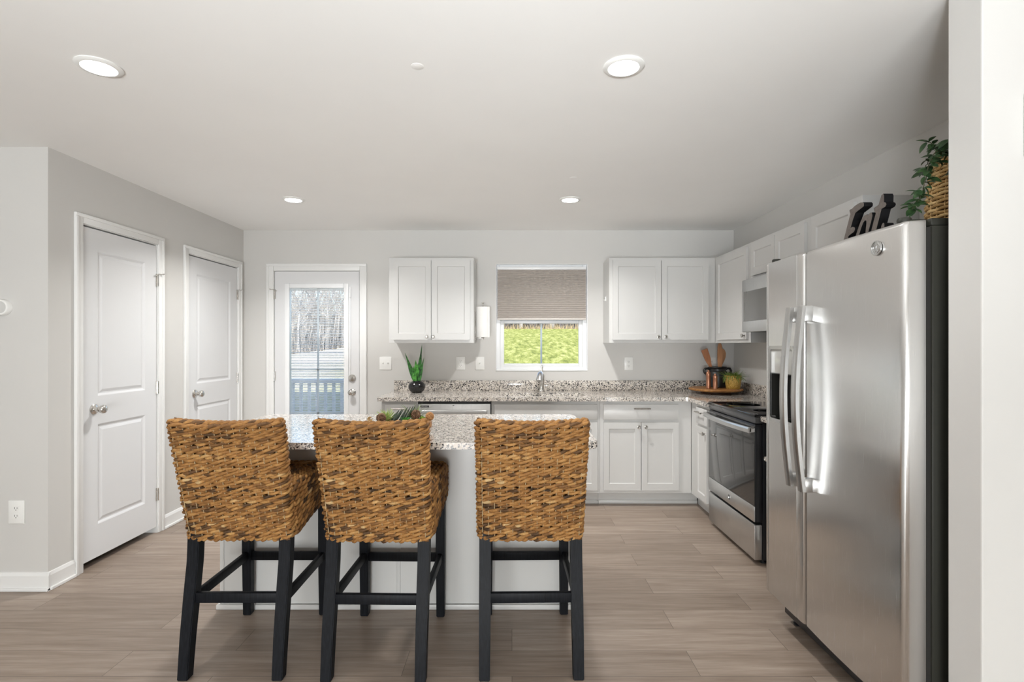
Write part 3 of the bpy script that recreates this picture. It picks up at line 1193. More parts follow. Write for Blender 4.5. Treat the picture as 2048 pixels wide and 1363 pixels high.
x = -.757
for k in range(10):
    wdt = .0042 if k % 4 else .0022
    box(bm, x, x + wdt, YBF - .0280, YBF - .0275, .8345, .8415)
    x += .0062
obj('badge_lettering', bm, mat('badge_silver', (.5, .5, .5), .4), pl)
bm = B(); box(bm, -.494, -.480, YBF - .0275, YBF - .0262, .844, .8475, .0004); obj('indicator_mark', bm, BLACKGLASS, t)
bm = B(); box(bm, -.778, -.182, YBF + .06, YBF + .07, .0, .105); obj('toe_panel', bm, BLACKMETAL, t)

# ------------------------------------------------------------------ range
t = thing('kitchen_range', 'stainless steel and black glass electric range on the right wall', 'range', (XR, 3.62, 0))
ry0, ry1, rx = 3.240, 4.000, 1.487
MG = WF((rx, 0, 0), '-x')
u0, u1 = -ry1, -ry0
bm = B(); box(bm, rx + .045, XR - .03, ry0, ry1, .03, .905, .003); obj('body', bm, BLACKMETAL, t)
bm = B(); box(bm, rx - .006, XR - .004, ry0 - .004, ry1 + .003, .905, .9225, .004); obj('cooktop', bm, BLACKGLASS, t)
BURN = mat('burner_mark', (.12, .12, .12), .3)
for cx, cy, rr in ((1.66, 3.43, .095), (1.66, 3.80, .115), (1.93, 3.43, .075), (1.93, 3.80, .09)):
    bm = B()
    for r1 in (rr, rr * .62):
        lathe(bm, [(r1, 0), (r1, .0006), (r1 - .0025, .0006), (r1 - .0025, 0)], (cx, cy, .9225), 48)
    obj('burner_ring', bm, BURN, t)
bm = B(); wbox(bm, MG, u0, u1, .868, .905, -.05, -.001, .004); obj('control_panel', bm, mat('charcoal_panel', (.07, .07, .072), .25), t)
bm = B(); wbox(bm, MG, u0 + .003, u1 - .003, .262, .862, -.044, 0, .004); d = obj('oven_door', bm, BLACKMETAL, t)
bm = B(); wbox(bm, MG, u0 + .004, u1 - .004, .362, .852, -.003, .004, .003); obj('door_glass', bm, OVENGLASS, d)
bm = B(); wbox(bm, MG, u0 + .004, u1 - .004, .264, .360, -.003, .005, .003); obj('door_trim', bm, STEELH, d)
bm = B(); wbox(bm, MG, u0 + .03, u1 - .03, .862, .868, -.04, -.012); obj('door_vent', bm, DARK, d)
bm = B()
NH = 16
pa = []
for k in range(NH + 1):
    q = k / NH
    uu = u0 + .002 + (u1 - u0 - .004) * q
    ww = .034 + .026 * math.sin(PI * q)
    pa.append((uu, ww))
rr_ = []
for uu, ww in pa:
    rr_.append([bm.verts.new(MG @ Vector((uu, z, ww + dw))) for z, dw in ((.812, -.009), (.810, .004), (.818, .010), (.838, .010), (.846, .004), (.844, -.009))])
for a, b in zip(rr_, rr_[1:]):
    for k in range(6):
        bm.faces.new((a[k], a[(k + 1) % 6], b[(k + 1) % 6], b[k]))
bm.faces.new(rr_[0]); bm.faces.new(rr_[-1])
for uu in (u0 + .012, u1 - .012):
    wbox(bm, MG, uu - .010, uu + .010, .814, .842, .0, .036, .003)
obj('handle', bm, STEELH, d)
bm = B()
MLg = MG @ Matrix.Translation((-3.615, .312, .0055))
lathe(bm, [(.019, 0), (.019, .0015), (.016, .0015), (.016, 0)], (0, 0, 0), 32, MLg)
tube(bm, [MLg @ Vector((.009 * math.cos(a) - .002, .010 * math.sin(a), .001)) for a in [math.radians(40 + k * 30) for k in range(9)]], .0013, 5)
tube(bm, [MLg @ Vector((.004 + .006 * math.cos(a), .010 * math.sin(a), .001)) for a in [math.radians(70 + k * 32) for k in range(8)]], .0013, 5)
obj('logo_badge', bm, CHROME, d)
bm = B(); wbox(bm, MG, u0 + .003, u1 - .003, .032, .247, -.044, .002, .004); obj('drawer', bm, STEELH, t)
for y in (ry0 + .05, ry1 - .05):
    bm = B(); lathe(bm, [(.018, 0), (.018, .012), (.012, .012), (.012, .032)], (rx + .07, y, 0), 14); obj('foot', bm, BLACKMETAL, t)

# ------------------------------------------------------------------ refrigerator
t = thing('refrigerator', 'large stainless steel side-by-side refrigerator in the right foreground', 'refrigerator', (1.67, 2.16, 0))
fx0, fy0, fy1, fz0, fz1 = 1.253, 1.700, 2.620, .146, 1.750
fs = 2.278
MFR = WF((fx0, 0, 0), '-x')
bm = B(); box(bm, fx0 + .098, XR - .03, fy0 + .004, fy1 - .004, .03, fz1 - .015, .006); obj('case', bm, CASEGREY, t)
bm = B(); box(bm, fx0 + .076, fx0 + .100, fy0 + .010, fy1 - .010, fz0 + .01, fz1 - .02); obj('door_gasket', bm, GASKET, t)
def bowed_door(bm, ya, yb, za, zb, xf, xb, bow=.008, rad=.020, holes=None):
    """door with a slightly bowed front (towards -x) and rounded vertical edges"""
    prof = []
    N = 14
    hy = (yb - ya) / 2
    cy = (ya + yb) / 2
    for k in range(7):
        a = math.radians(90 * k / 6)
        prof.append((xf + bow + rad - rad * math.sin(a), yb - rad + rad * math.cos(a)))
    for k in range(1, N):
        y = (yb - rad) + ((ya + rad) - (yb - rad)) * k / N
        s = (y - cy) / (hy - rad)
        prof.append((xf + bow * s * s, y))
    for k in range(7):
        a = math.radians(90 - 90 * k / 6)
        prof.append((xf + bow + rad - rad * math.sin(a), ya + rad - rad * math.cos(a)))
    levels = [(za, .006), (za + .006, 0), (zb - .016, 0), (zb - .007, .003), (zb - .002, .008), (zb, .016)]
    rings = []
    for z, ins in levels:
        rings.append([bm.verts.new((x + ins, y + (ins if y < cy else -ins) * .25, z)) for x, y in prof] + [bm.verts.new((xb, ya, z)), bm.verts.new((xb, yb, z))])
    for a, b in zip(rings, rings[1:]):
        for k in range(len(a)):
            k2 = (k + 1) % len(a)
            bm.faces.new((a[k], a[k2], b[k2], b[k]))
    bm.faces.new(rings[0]); bm.faces.new(rings[-1])
# fridge door (near) and freezer door (far)
bm = B(); bowed_door(bm, fy0, fs - .003, fz0, fz1, fx0 - .004, fx0 + .075); fd = obj('door', bm, STEEL, t)
# freezer door is built round the dispenser opening
dy0, dy1, dz0, dz1 = 2.345, 2.575, .985, 1.345
bm = B()
def door_piece(ya, yb, za, zb):
    box(bm, fx0, fx0 + .075, ya, yb, za, zb)
bowed_door(bm, fs + .003, dy0, fz0, fz1, fx0 - .002, fx0 + .075, .002, .012)
bowed_door(bm, dy1, fy1, fz0, fz1, fx0 - .002, fx0 + .075, .002, .014)
box(bm, fx0, fx0 + .075, dy0 - .010, dy1 + .010, fz0 + .003, dz0)
box(bm, fx0, fx0 + .075, dy0 - .010, dy1 + .010, dz1, fz1 - .004)
fz = obj('door', bm, STEEL, t)
# dispenser: frame, control panel, recess
bm = B()
M_ = WF((fx0, 0, 0), '-x')
po = rrect(-dy1, -dy0, dz0, dz1, .025)
pi_ = rrect(-dy1 + .012, -dy0 - .012, dz0 + .016, dz1 - .016, .015)
for w_a, w_b in ((.0, .006),):
    o0 = [bm.verts.new(M_ @ Vector((u, v, -.02))) for u, v in po]
    o1 = [bm.verts.new(M_ @ Vector((u, v, .008))) for u, v in po]
    i1 = [bm.verts.new(M_ @ Vector((u, v, .006))) for u, v in pi_]
    i0 = [bm.verts.new(M_ @ Vector((u, v, -.02))) for u, v in pi_]
    for a, b in ((o0, o1), (o1, i1), (i1, i0), (i0, o0)):
        for k in range(len(a)):
            k2 = (k + 1) % len(a)
            bm.faces.new((a[k], a[k2], b[k2], b[k]))
disp = obj('dispenser_frame', bm, STEELH, fz)
bm = B()
wbox(bm, M_, -dy1 + .010, -dy0 - .010, 1.215, dz1 - .014, -.014, -.001, .003)
obj('dispenser_panel', bm, mat('dispenser_grey', (.50, .50, .48), .12, spec=.7), fz)
bm = B()
wbox(bm, M_, -dy1 + .011, -dy0 - .011, dz0 + .014, 1.216, -.070, -.066)
wbox(bm, M_, -dy1 + .010, -dy1 + .013, dz0 + .014, 1.216, -.068, -.001)
wbox(bm, M_, -dy0 - .013, -dy0 - .010, dz0 + .014, 1.216, -.068, -.001)
wbox(bm, M_, -dy1 + .011, -dy0 - .011, 1.212, 1.216, -.068, -.001)
wbox(bm, M_, -dy1 + .011, -dy0 - .011, dz0 + .012, dz0 + .016, -.068, -.001)
wbox(bm, M_, -2.49, -2.43, 1.10, 1.20, -.066, -.050, .004)
obj('dispenser_recess', bm, mat('recess_black', (.02, .019, .017), .35), fz)
# handles
def fridge_handle(yc, parent):
    bm = B()
    NZ = 22
    rings = []
    for k in range(NZ + 1):
        q = k / NZ
        z = .735 + (1.512 - .735) * q
        bow = .036 + .030 * math.sin(PI * q)
        x = fx0 - bow
        rings.append([bm.verts.new((x + dx, yc + dy, z)) for dx, dy in ((.011, -.016), (-.004, -.017), (-.010, -.010), (-.011, .010), (-.004, .017), (.011, .016))])
    for a, b in zip(rings, rings[1:]):
        for k in range(6):
            bm.faces.new((a[k], a[(k + 1) % 6], b[(k + 1) % 6], b[k]))
    bm.faces.new(rings[0]); bm.faces.new(rings[-1])
    h = obj('handle', bm, STEELH, parent)
    for za, zb in ((1.448, 1.514), (.733, .790)):
        bm = B()
        box(bm, fx0 - .040, fx0 + .004, yc - .016, yc + .016, za, zb, .004)
        obj('handle_bracket', bm, STEELH, h)
fridge_handle(fs + .044, fz)
fridge_handle(fs - .052, fd)
# logo badge
bm = B()
ML2 = MFR @ Matrix.Translation((-1.817, 1.681, .0045))
lathe(bm, [(.025, -.003), (.025, .002), (.0225, .0025), (.0225, -.003)], (0, 0, 0), 40, ML2)
lathe(bm, [(0, -.003), (.0222, -.003), (.0222, .0003), (0, .0003)], (0, 0, 0), 40, ML2)
tube(bm, [ML2 @ Vector((-.004 + .010 * math.cos(a) * (1 - k * .02), .011 * math.sin(a), .001)) for k, a in enumerate([math.radians(30 + k * 28) for k in range(12)])], .0014, 5)
tube(bm, [ML2 @ Vector((.007 + .006 * math.cos(a), .012 * math.sin(a) * (1 if math.sin(a) > 0 else .9), .001)) for a in [math.radians(60 + k * 28) for k in range(9)]], .0014, 5)
for k in range(4):
    a = math.radians(45 + 90 * k)
    tube(bm, [ML2 @ Vector(((.018) * math.cos(a + d_), .018 * math.sin(a + d_), .001)) for d_ in (-.5, -.25, 0, .25, .5)], .0012, 5)
obj('logo_badge', bm, STEELH, fd)
# hinges on top, grille and wheels below
for y, nm in ((fy0 + .04, 0), (fy1 - .04, 1)):
    bm = B()
    lathe(bm, [(.020, 0), (.021, .008), (.018, .014), (.0, .015)], (fx0 + .035, y, fz1 + .001), 20)
    box(bm, fx0 + .035, fx0 + .115, y - .014, y + .014, fz1 + .001, fz1 + .009, .003)
    box(bm, fx0 + .100, fx0 + .19, y - .030, y + .030, fz1 - .014, fz1 + .010, .005)
    obj('hinge_cover', bm, CASEGREY, t)
bm = B(); box(bm, fx0 + .09, fx0 + .11, fy0 + .01, fy1 - .01, .035, fz0 + .01, .003)
obj('base_grille', bm, BLACKMETAL, t)
for y in (fy0 + .06, fy1 - .06):
    bm = B(); lathe(bm, [(.02, 0), (.022, .006), (.010, .010), (.010, .045)], (fx0 + .13, y, 0), 14); obj('foot', bm, BLACKMETAL, t)

# ------------------------------------------------------------------ island
t = thing('kitchen_island', 'white panelled kitchen island with speckled granite top behind the bar stools', 'kitchen island', (-.57, 3.0, 0))
ix0, ix1, iy0, iy1 = -1.495, .340, 2.712, 3.295
bm = B(); box(bm, ix0 + .004, ix1 - .004, iy0 + .004, iy1, .0, .8835); obj('body', bm, CAB, t, smooth=False)
cx = -.582
for q in ((ix0, ix0 + .02, iy0, iy0 + .004), (ix1 - .02, ix1, iy0, iy0 + .004), (cx - .011, cx + .011, iy0 - .002, iy0 + .004)):
    bm = B(); box(bm, *q, .026, .88, .001); obj('corner_trim', bm, CAB, t)
for q in ((ix0, ix0 + .004, iy0 + .004, iy1), (ix1 - .004, ix1, iy0 + .004, iy1)):
    bm = B(); box(bm, *q, .026, .88, .001); obj('side_panel', bm, CAB, t)
bm = B(); box(bm, ix0 - .014, ix1 + .014, iy0 - .014, iy0, 0, .026, .005)
box(bm, ix0 - .014, ix0, iy0, iy1, 0, .026, .005)
box(bm, ix1, ix1 + .014, iy0, iy1, 0, .026, .005)
obj('base_moulding', bm, CAB, t)
bm = B()
prism(bm, rrect(-1.530, .388, 2.360, 3.330, .055, 8), Matrix.Identity(4), .884, .914)
bmesh.ops.bevel(bm, geom=[e for e in bm.edges if abs(e.verts[0].co.z - e.verts[1].co.z) < 1e-6], offset=.004, segments=2, affect='EDGES')
obj('granite_top', bm, GRANITE, t)

# ------------------------------------------------------------------ bar stools
def tone_fn(z_bias=0):
    r_ = random.random()
    return min(1, max(0, random.gauss(.56 + z_bias, .19))) if r_ > .16 else random.uniform(.0, .3)

def make_stool(loc, label):
    st = thing('bar_stool', label, 'bar stool', loc, 'woven bar stools at the island')
    ox, oy, _ = loc
    W2 = .218
    def yb(z):      # rear face of the backrest, local y
        return -.235 - .130 * max(0, (z - .55)) / .5 * 1.0
    th = .062
    # legs
    def leg(pts, sz):
        bm = B()
        rings = []
        for p, s in zip(pts, sz):
            rings.append([bm.verts.new((ox + p[0] + a * s, oy + p[1] + b * s, p[2])) for a, b in ((-1, -1), (1, -1), (1, 1), (-1, 1))])
        for a, b in zip(rings, rings[1:]):
            for k in range(4):
                bm.faces.new((a[k], a[(k + 1) % 4], b[(k + 1) % 4], b[k]))
        bm.faces.new(rings[0]); bm.faces.new(rings[-1])
        bmesh.ops.bevel(bm, geom=[e for e in bm.edges], offset=.003, segments=2, affect='EDGES')
        obj('leg', bm, BLACKWOOD, st)
    for s in (-1, 1):
        leg([(s * .190, -.292, 0), (s * .190, -.272, .16), (s * .190, -.245, .32), (s * .190, -.222, .45), (s * .190, -.212, .60)], [.0215, .023, .024, .024, .024])
        leg([(s * .190, .225, 0), (s * .190, .221, .3), (s * .190, .221, .66)], [.0195, .022, .022])
    for nm, q in (('front', (-.17, .17, .210, .232, .272, .314)), ('rear', (-.17, .17, -.262, -.240, .288, .330))):
        bm = B(); box(bm, ox + q[0], ox + q[1], oy + q[2], oy + q[3], q[4], q[5], .004); obj('stretcher', bm, BLACKWOOD, st)
    for s in (-1, 1):
        bm = B(); box(bm, ox + s * .19 - .011, ox + s * .19 + .011, oy - .235, oy + .212, .278, .318, .004); obj('stretcher', bm, BLACKWOOD, st)
    # inner core behind the weave
    bm = B()
    def core_ring(z, y0, y1, hw, bow):
        pts = []
        for k in range(9):
            x = -hw + 2 * hw * k / 8
            pts.append((x, y0 - bow * (1 - (x / hw) ** 2)))
        for k in range(9):
            x = hw - 2 * hw * k / 8
            pts.append((x, y1 - bow * (1 - (x / hw) ** 2)))
        return [bm.verts.new((ox + x, oy + y, z)) for x, y in pts]
    lv = []
    for k in range(8):
        z = .565 + (1.030 - .565) * k / 7
        lv.append(core_ring(z, yb(z) + .010, yb(z) + th - .010, W2 - .010, .018 * (k / 7)))
    for a, b in zip(lv, lv[1:]):
        for k in range(len(a)):
            k2 = (k + 1) % len(a)
            bm.faces.new((a[k], a[k2], b[k2], b[k]))
    bm.faces.new(lv[0]); bm.faces.new(lv[-1])
    core = obj('back_frame', bm, SEACORE, st)
    # woven backrest: stacked twisted ropes round a closed loop
    R = Rope()
    Z0, Z1 = .556, 1.040
    rows = 28
    for i in range(rows):
        q = i / (rows - 1)
        z = Z0 + (Z1 - Z0) * q
        bow = .018 * q
        hw = W2 * (.975 + .035 * q)
        y0, y1 = yb(z), yb(z) + th
        path = []
        rc = .020
        # rear face left->right, right end, front, left end
        corner = []
        for cx_, cy_, a0 in ((hw - rc, y0 + rc, -90), (hw - rc, y1 - rc, 0), (-hw + rc, y1 - rc, 90), (-hw + rc, y0 + rc, 180)):
            corner.append([(cx_ + rc * math.cos(math.radians(a0 + 90 * k / 4)), cy_ + rc * math.sin(math.radians(a0 + 90 * k / 4))) for k in range(5)])
        seq = []
        N1 = 52
        for k in range(N1):
            seq.append((-hw + rc + (2 * hw - 2 * rc) * k / N1, y0))
        seq += corner[0] + corner[1]
        N2 = 18
        for k in range(1, N2):
            seq.append((hw - rc - (2 * hw - 2 * rc) * k / N2, y1))
        seq += corner[2] + corner[3][:-1]
        ph = random.random() * 6.28
        sag = .010 * q
        ph2 = random.random() * 6
        for x, y in seq:
            bx = 1 - min(1, abs(x / hw)) ** 2
            dz = -sag * bx + .0022 * math.sin(x * 17 + ph2)
            yo = .0028 * math.sin(x * 2 * PI / .052 + PI * i) * (1 if y < (y0 + y1) / 2 else 0)
            path.append(Vector((ox + x, oy + y - bow * bx + yo, z + dz)))
        zb = .05 * math.sin(i * .9 + 1.0) - .02
        R.twist(path, .0056, .0070 * random.uniform(.93, 1.08), .092 * random.uniform(.85, 1.2), closed=True, phase=ph, tones=lambda: tone_fn(zb))
    # braided top edge
    for s_, dz in ((0, 0), (1, .009)):
        path = []
        for k in range(60):
            x = -W2 * 1.0 + 2 * W2 * k / 59
            bx = 1 - (x / W2) ** 2
            path.append(Vector((ox + x, oy + yb(1.045) + th * (.30 + .4 * s_) - .018 * bx, 1.047 - .010 * bx)))
        R.twist(path, .0060, .0088, .05, phase=s_ * 1.5, tones=lambda: tone_fn(.03))
    # hem
    path = [Vector((ox + -W2 * .965 + 2 * W2 * .965 * k / 59, oy + yb(.55) + .006, .545 + .003 * math.sin(k * .7))) for k in range(60)]
    R.twist(path, .0060, .0085, .05, tones=lambda: tone_fn(.05))
    R.twist([p + Vector((0, .022, -.001)) for p in path], .0060, .0085, .05, phase=2, tones=lambda: tone_fn(.02))
    back = R.build('backrest', SEAGRASS, st)
    core.parent = back
    core.location = (0, 0, 0)
    # warp stakes glinting between the rows
    SK = B()
    for k in range(17):
        x = -W2 + .018 + (2 * W2 - .036) * k / 16
        pts = []
        for j in range(9):
            z = .56 + .475 * j / 8
            bx = 1 - (x / W2) ** 2
            q = j / 8
            pts.append((ox + x, oy + yb(z) - .018 * q * bx - .0042, z - .010 * q * bx))
        tube(SK, pts, .0021, 5)
    obj('warp_stake', SK, STAKE, back)
    # seat: apron rows on both sides and front, concentric rows on top
    R = Rope()
    yr, yf = -.18, .238
    SW = .218
    nr = 10
    for i in range(nr):
        q = i / (nr - 1)
        def zz(y):
            f = min(1, max(0, (y - yr) / (yf - yr)))
            lo = .553 + .062 * max(0, f) ** .8
            return lo + (.747 - lo) * q
        seq = []
        rc = .022
        ys = yb(.553 + .194 * q) + th - .016
        for k in range(34):
            seq.append((-SW, ys + (yf - rc - ys) * k / 33))
        for k in range(1, 5):
            a = math.radians(180 - 90 * k / 4)
            seq.append((-SW + rc + rc * math.cos(a), yf - rc + rc * math.sin(a)))
        for k in range(1, 34):
            seq.append((-SW + rc + (2 * SW - 2 * rc) * k / 34, yf))
        for k in range(5):
            a = math.radians(90 - 90 * k / 4)
            seq.append((SW - rc + rc * math.cos(a), yf - rc + rc * math.sin(a)))
        for k in range(1, 34):
            seq.append((SW, yf - rc - (yf - rc - ys) * k / 33))
        path = [Vector((ox + x, oy + y, zz(y) + .0015 * math.sin(k_ * .35 + i))) for k_, (x, y) in enumerate(seq)]
        R.twist(path, .0052, .0078, .090 * random.uniform(.9, 1.15), phase=random.random() * 6, tones=lambda: tone_fn(-.10))
    for i in range(11):
        ins = .006 + i * .0185
        a0, a1, b0, b1 = -SW + ins, SW - ins, yr - .03 + ins * .9, yf - ins
        if b1 - b0 < .02 or a1 - a0 < .02:
            break
        pl = []
        poly = rrect(a0, a1, b0, b1, min(.03, (b1 - b0) * .45, (a1 - a0) * .45), 5)
        for k in range(len(poly)):
            p0, p1 = Vector(poly[k]), Vector(poly[(k + 1) % len(poly)])
            m_ = max(1, int((p1 - p0).length / .011))
            for j in range(m_):
                pl.append(p0.lerp(p1, j / m_))
        crown = .758 + .008 * (1 - (1 - i / 10) ** 2)
        path = [Vector((ox + p.x, oy + p.y, crown)) for p in pl]
        R.twist(path, .0045, .0072, .06, closed=True, phase=random.random() * 6, tones=lambda: tone_fn(-.02))
    seat = R.build('seat', SEAGRASS, st)
    bm = B()
    box(bm, ox - SW + .008, ox + SW - .008, oy + yr - .05, oy + yf - .008, .63, .756, .01)
    for s in (-1, 1):
        prism(bm, [(yr - .03, .560), (yf - .02, .625), (yf - .02, .66), (yr - .03, .66)], Matrix(((0, 0, 1, ox + s * (SW - .016)), (1, 0, 0, oy), (0, 1, 0, 0), (0, 0, 0, 1))), -.007, .007)
    obj('seat_frame', bm, SEACORE, seat)
    return st
s1 = make_stool((-1.135, 2.440, 0), 'woven seagrass bar stool with black legs nearest the closet doors')
for x, y, rz, lab in ((-.550, 2.425, math.radians(-1.2), 'middle woven seagrass bar stool with black legs, in front of the succulents'),
                      (.074, 2.440, math.radians(1.0), 'woven seagrass bar stool with black legs nearest the range')):
    c = copy_tree(s1)
    c.location = (x, y, 0)
    c.rotation_euler = (0, 0, rz)
    c['label'] = lab

# ------------------------------------------------------------------ ceiling lights
places = [(-1.613, 2.070, 'glowing round recessed ceiling light above the left side of the island'),
          (.436, 2.070, 'glowing round recessed ceiling light in front of the refrigerator, the large one'),
          (-1.635, 3.963, 'glowing round recessed ceiling light in front of the garden door'),
          (.434, 3.963, 'glowing round recessed ceiling light in front of the kitchen window')]
t = None
for i, (x, y, lab) in enumerate(places):
    if t is None:
        t = thing('recessed_light', lab, 'ceiling light', (x, y, H), 'recessed ceiling lights')
        bm = B(); lathe(bm, [(.078, 0), (.080, -.004), (.072, -.009), (.060, -.010), (.060, 0)], (x, y, H), 40); obj('trim_ring', bm, PLASTIC, t)
        bm = B(); lathe(bm, [(0, -.0055), (.060, -.0055), (.060, -.0005), (0, -.0005)], (x, y, H), 40); obj('lens', bm, LENS, t)
    else:
        c = copy_tree(t)
        c.location = (x, y, H)
        c['label'] = lab
    lamp('downlight', 'AREA', (x, y, H - .014), (0, 0, 0), DOWNLIGHT_W[i], (1, .985, .96), shape='DISK', size=.12, spread=math.radians(135))
for x, y, lab in ((-.37, 2.072, 'faint flush round cover on the ceiling between the two near lights'),
                  (.40, 3.46, 'faint flush round ceiling cover just in front of the light by the window')):
    bm = B(); lathe(bm, [(0, 0), (.025, 0), (.025, -.0008), (.023, -.0015), (0, -.0015)], (x, y, H), 28)
    tag(obj('ceiling_cover', bm, CEIL), lab, 'ceiling cover', 'flush ceiling covers')

# ------------------------------------------------------------------ switches and outlets
def plate(name, M, u, v, w_, h, label, cat, kind, group):
    base_p = M @ Vector((u, v - h / 2, 0))
    t = thing(name, label, cat, base_p, group)
    bm = B(); wbox(bm, M, u - w_ / 2, u + w_ / 2, v - h / 2, v + h / 2, 0.0002, .006, .003); obj('plate', bm, PLASTIC, t)
    if kind == 'outlet':
        for dv in (-.021, .021):
            bm = B()
            prism(bm, [(u + a, v + dv + b) for a, b in rrect(-.017, .017, -.0145, .0145, .011, 5)], M, .004, .0075)
            rc = obj('receptacle', bm, PLASTIC, t)
            bm = B()
            for du, hh in ((-.0065, .0045), (.0065, .0038)):
                wbox(bm, M, u + du - .0011, u + du + .0011, v + dv + .001 - hh, v + dv + .001 + hh + .002, .0070, .0078)
            lathe(bm, [(0, 0), (.0026, 0), (.0026, .0006), (0, .0006)], (0, 0, 0), 10, M @ Matrix.Translation((u, v + dv - .009, .0072)))
            obj('slot', bm, SLOT, rc)
    else:
        n = kind
        for k in range(n):
            uu = u + (k - (n - 1) / 2) * .046
            bm = B()
            wbox(bm, M, uu - .006, uu + .006, v - .012, v + .012, .004, .0066)
            m4 = M @ Matrix.Translation((uu, v, .006)) @ Matrix.Rotation(math.radians(-22), 4, 'X')
            box(bm, -.0045, .0045, -.004, .006, 0, .014, .001, 2, m4)
            obj('toggle', bm, PLASTIC, t)
    return t
wg = 'white outlets and switches on the walls'
plate('light_switch', MB, -1.202, 1.175, .114, .122, 'double white switch plate just right of the garden door', 'switch', 2, wg)
plate('light_switch', MB, -.305, 1.175, .085, .122, 'single white switch plate on the back wall left of the window', 'switch', 1, wg)
plate('wall_outlet', MB, -.488, 1.175, .085, .122, 'white outlet on the back wall below the left wall cabinet', 'outlet', 'outlet', wg)
plate('wall_outlet', MB, 1.110, 1.170, .083, .122, 'white outlet on the back wall below the right wall cabinet', 'outlet', 'outlet', wg)
plate('wall_outlet', MB, 1.900, 1.170, .075, .122, 'white outlet on the back wall hidden behind the wooden spatula', 'outlet', 'outlet', wg)
plate('wall_outlet', MH, -2.724, .431, .088, .127, 'white outlet low on the wall at the left edge of the photo', 'outlet', 'outlet', wg)
# round thermostat
t = thing('thermostat', 'round white wall thermostat cut off by the left edge', 'thermostat', (-2.797, YC, 1.512))
bm = B(); lathe(bm, [(0, 0), (.043, 0), (.043, .022), (.040, .027), (.034, .028), (0, .028)], (0, 0, 0), 40, MH @ Matrix.Translation((-2.792, 1.555, 0.0003))); obj('body', bm, PLASTIC, t)
bm = B(); lathe(bm, [(0, 0), (.033, 0), (.032, .002), (0, .002)], (0, 0, 0), 40, MH @ Matrix.Translation((-2.792, 1.555, .027))); obj('dial_face', bm, mat('dial_grey', (.62, .62, .60), .25), t)
# box at the right edge of the near wall
MST = WF((0, 1.53, 0), '-y')
bm = B(); wbox(bm, MST, 1.475, 1.60, 1.890, 2.075, .0003, .028, .004)
tag(obj('wall_chime', bm, PLASTIC), 'white wall box just entering at the right edge above the near wall', 'wall box')

# ------------------------------------------------------------------ paper towels
t = thing('paper_towel_holder', 'silver wall-mounted paper towel holder on the side of the left wall cabinet', 'paper towel holder', (-.342, 4.88, 1.40))
px, py = -.268, 4.88
bm = B(); box(bm, -.3415, -.336, py - .02, py + .02, 1.40, 1.66, .002); obj('bracket', bm, NICKEL, t)
bm = B(); box(bm, -.338, px + .012, py - .012, py + .012, 1.408, 1.418, .003); obj('arm', bm, NICKEL, t)
bm = B(); lathe(bm, [(.0, 0), (.010, 0), (.010, .012), (.005, .016), (.005, .32), (.007, .322), (.007, .328), (.013, .332), (.013, .336), (0, .337)], (px, py, 1.400), 16); obj('post', bm, NICKEL, t)
bm = B()
prof = [(.020, 0), (.061, 0), (.062, .004), (.062, .274), (.061, .278), (.020, .278)]
lathe(bm, prof + [(.020, 0)], (px, py, 1.4195), 36)
box(bm, px + .05, px + .0635, py - .030, py - .028, 1.4195, 1.6975)
tag(obj('paper_towel_roll', bm, PAPER), 'white paper towel roll on the holder left of the window', 'paper towel')

# ------------------------------------------------------------------ leaf helper
def leaf_blade(bm, p, d, up, L, W, fold=.15, curl=.0, n=6, thick=.0008, prof=None):
    """a leaf with thickness, from p along d, bending towards -up*curl"""
    d = Vector(d).normalized()
    up = Vector(up)
    s = d.cross(up)
    if s.length < 1e-4:
        s = d.cross(Vector((1, 0, 0)))
    s.normalize()
    nrm = s.cross(d).normalized()
    prof = prof or (lambda q: math.sin(PI * min(1, q * .94 + .06)) ** .75 * (1 - .25 * q))
    top, bot = [], []
    for k in range(n + 1):
        q = k / n
        c = Vector(p) + d * L * q - nrm * curl * L * q * q
        wdt = W / 2 * max(.02, prof(q)) if k < n else W * .01
        row = []
        for a in (-1, 0, 1):
            row.append(c + s * a * wdt + nrm * (abs(a) * fold * wdt))
        top.append([bm.verts.new(v + nrm * thick) for v in row])
        bot.append([bm.verts.new(v - nrm * thick) for v in row])
    for k in range(n):
        for a in (0, 1):
            bm.faces.new((top[k][a], top[k][a + 1], top[k + 1][a + 1], top[k + 1][a]))
            bm.faces.new((bot[k][a + 1], bot[k][a], bot[k + 1][a], bot[k + 1][a + 1]))
        bm.faces.new((top[k][0], top[k + 1][0], bot[k + 1][0], bot[k][0]))
        bm.faces.new((top[k][2], bot[k][2], bot[k + 1][2], top[k + 1][2]))
    bm.faces.new((top[0][0], bot[0][0], bot[0][1], top[0][1]))
    bm.faces.new((top[0][1], bot[0][1], bot[0][2], top[0][2]))
    bm.faces.new((top[n][0], top[n][1], bot[n][1], bot[n][0]))
    bm.faces.new((top[n][1], top[n][2], bot[n][2], bot[n][1]))

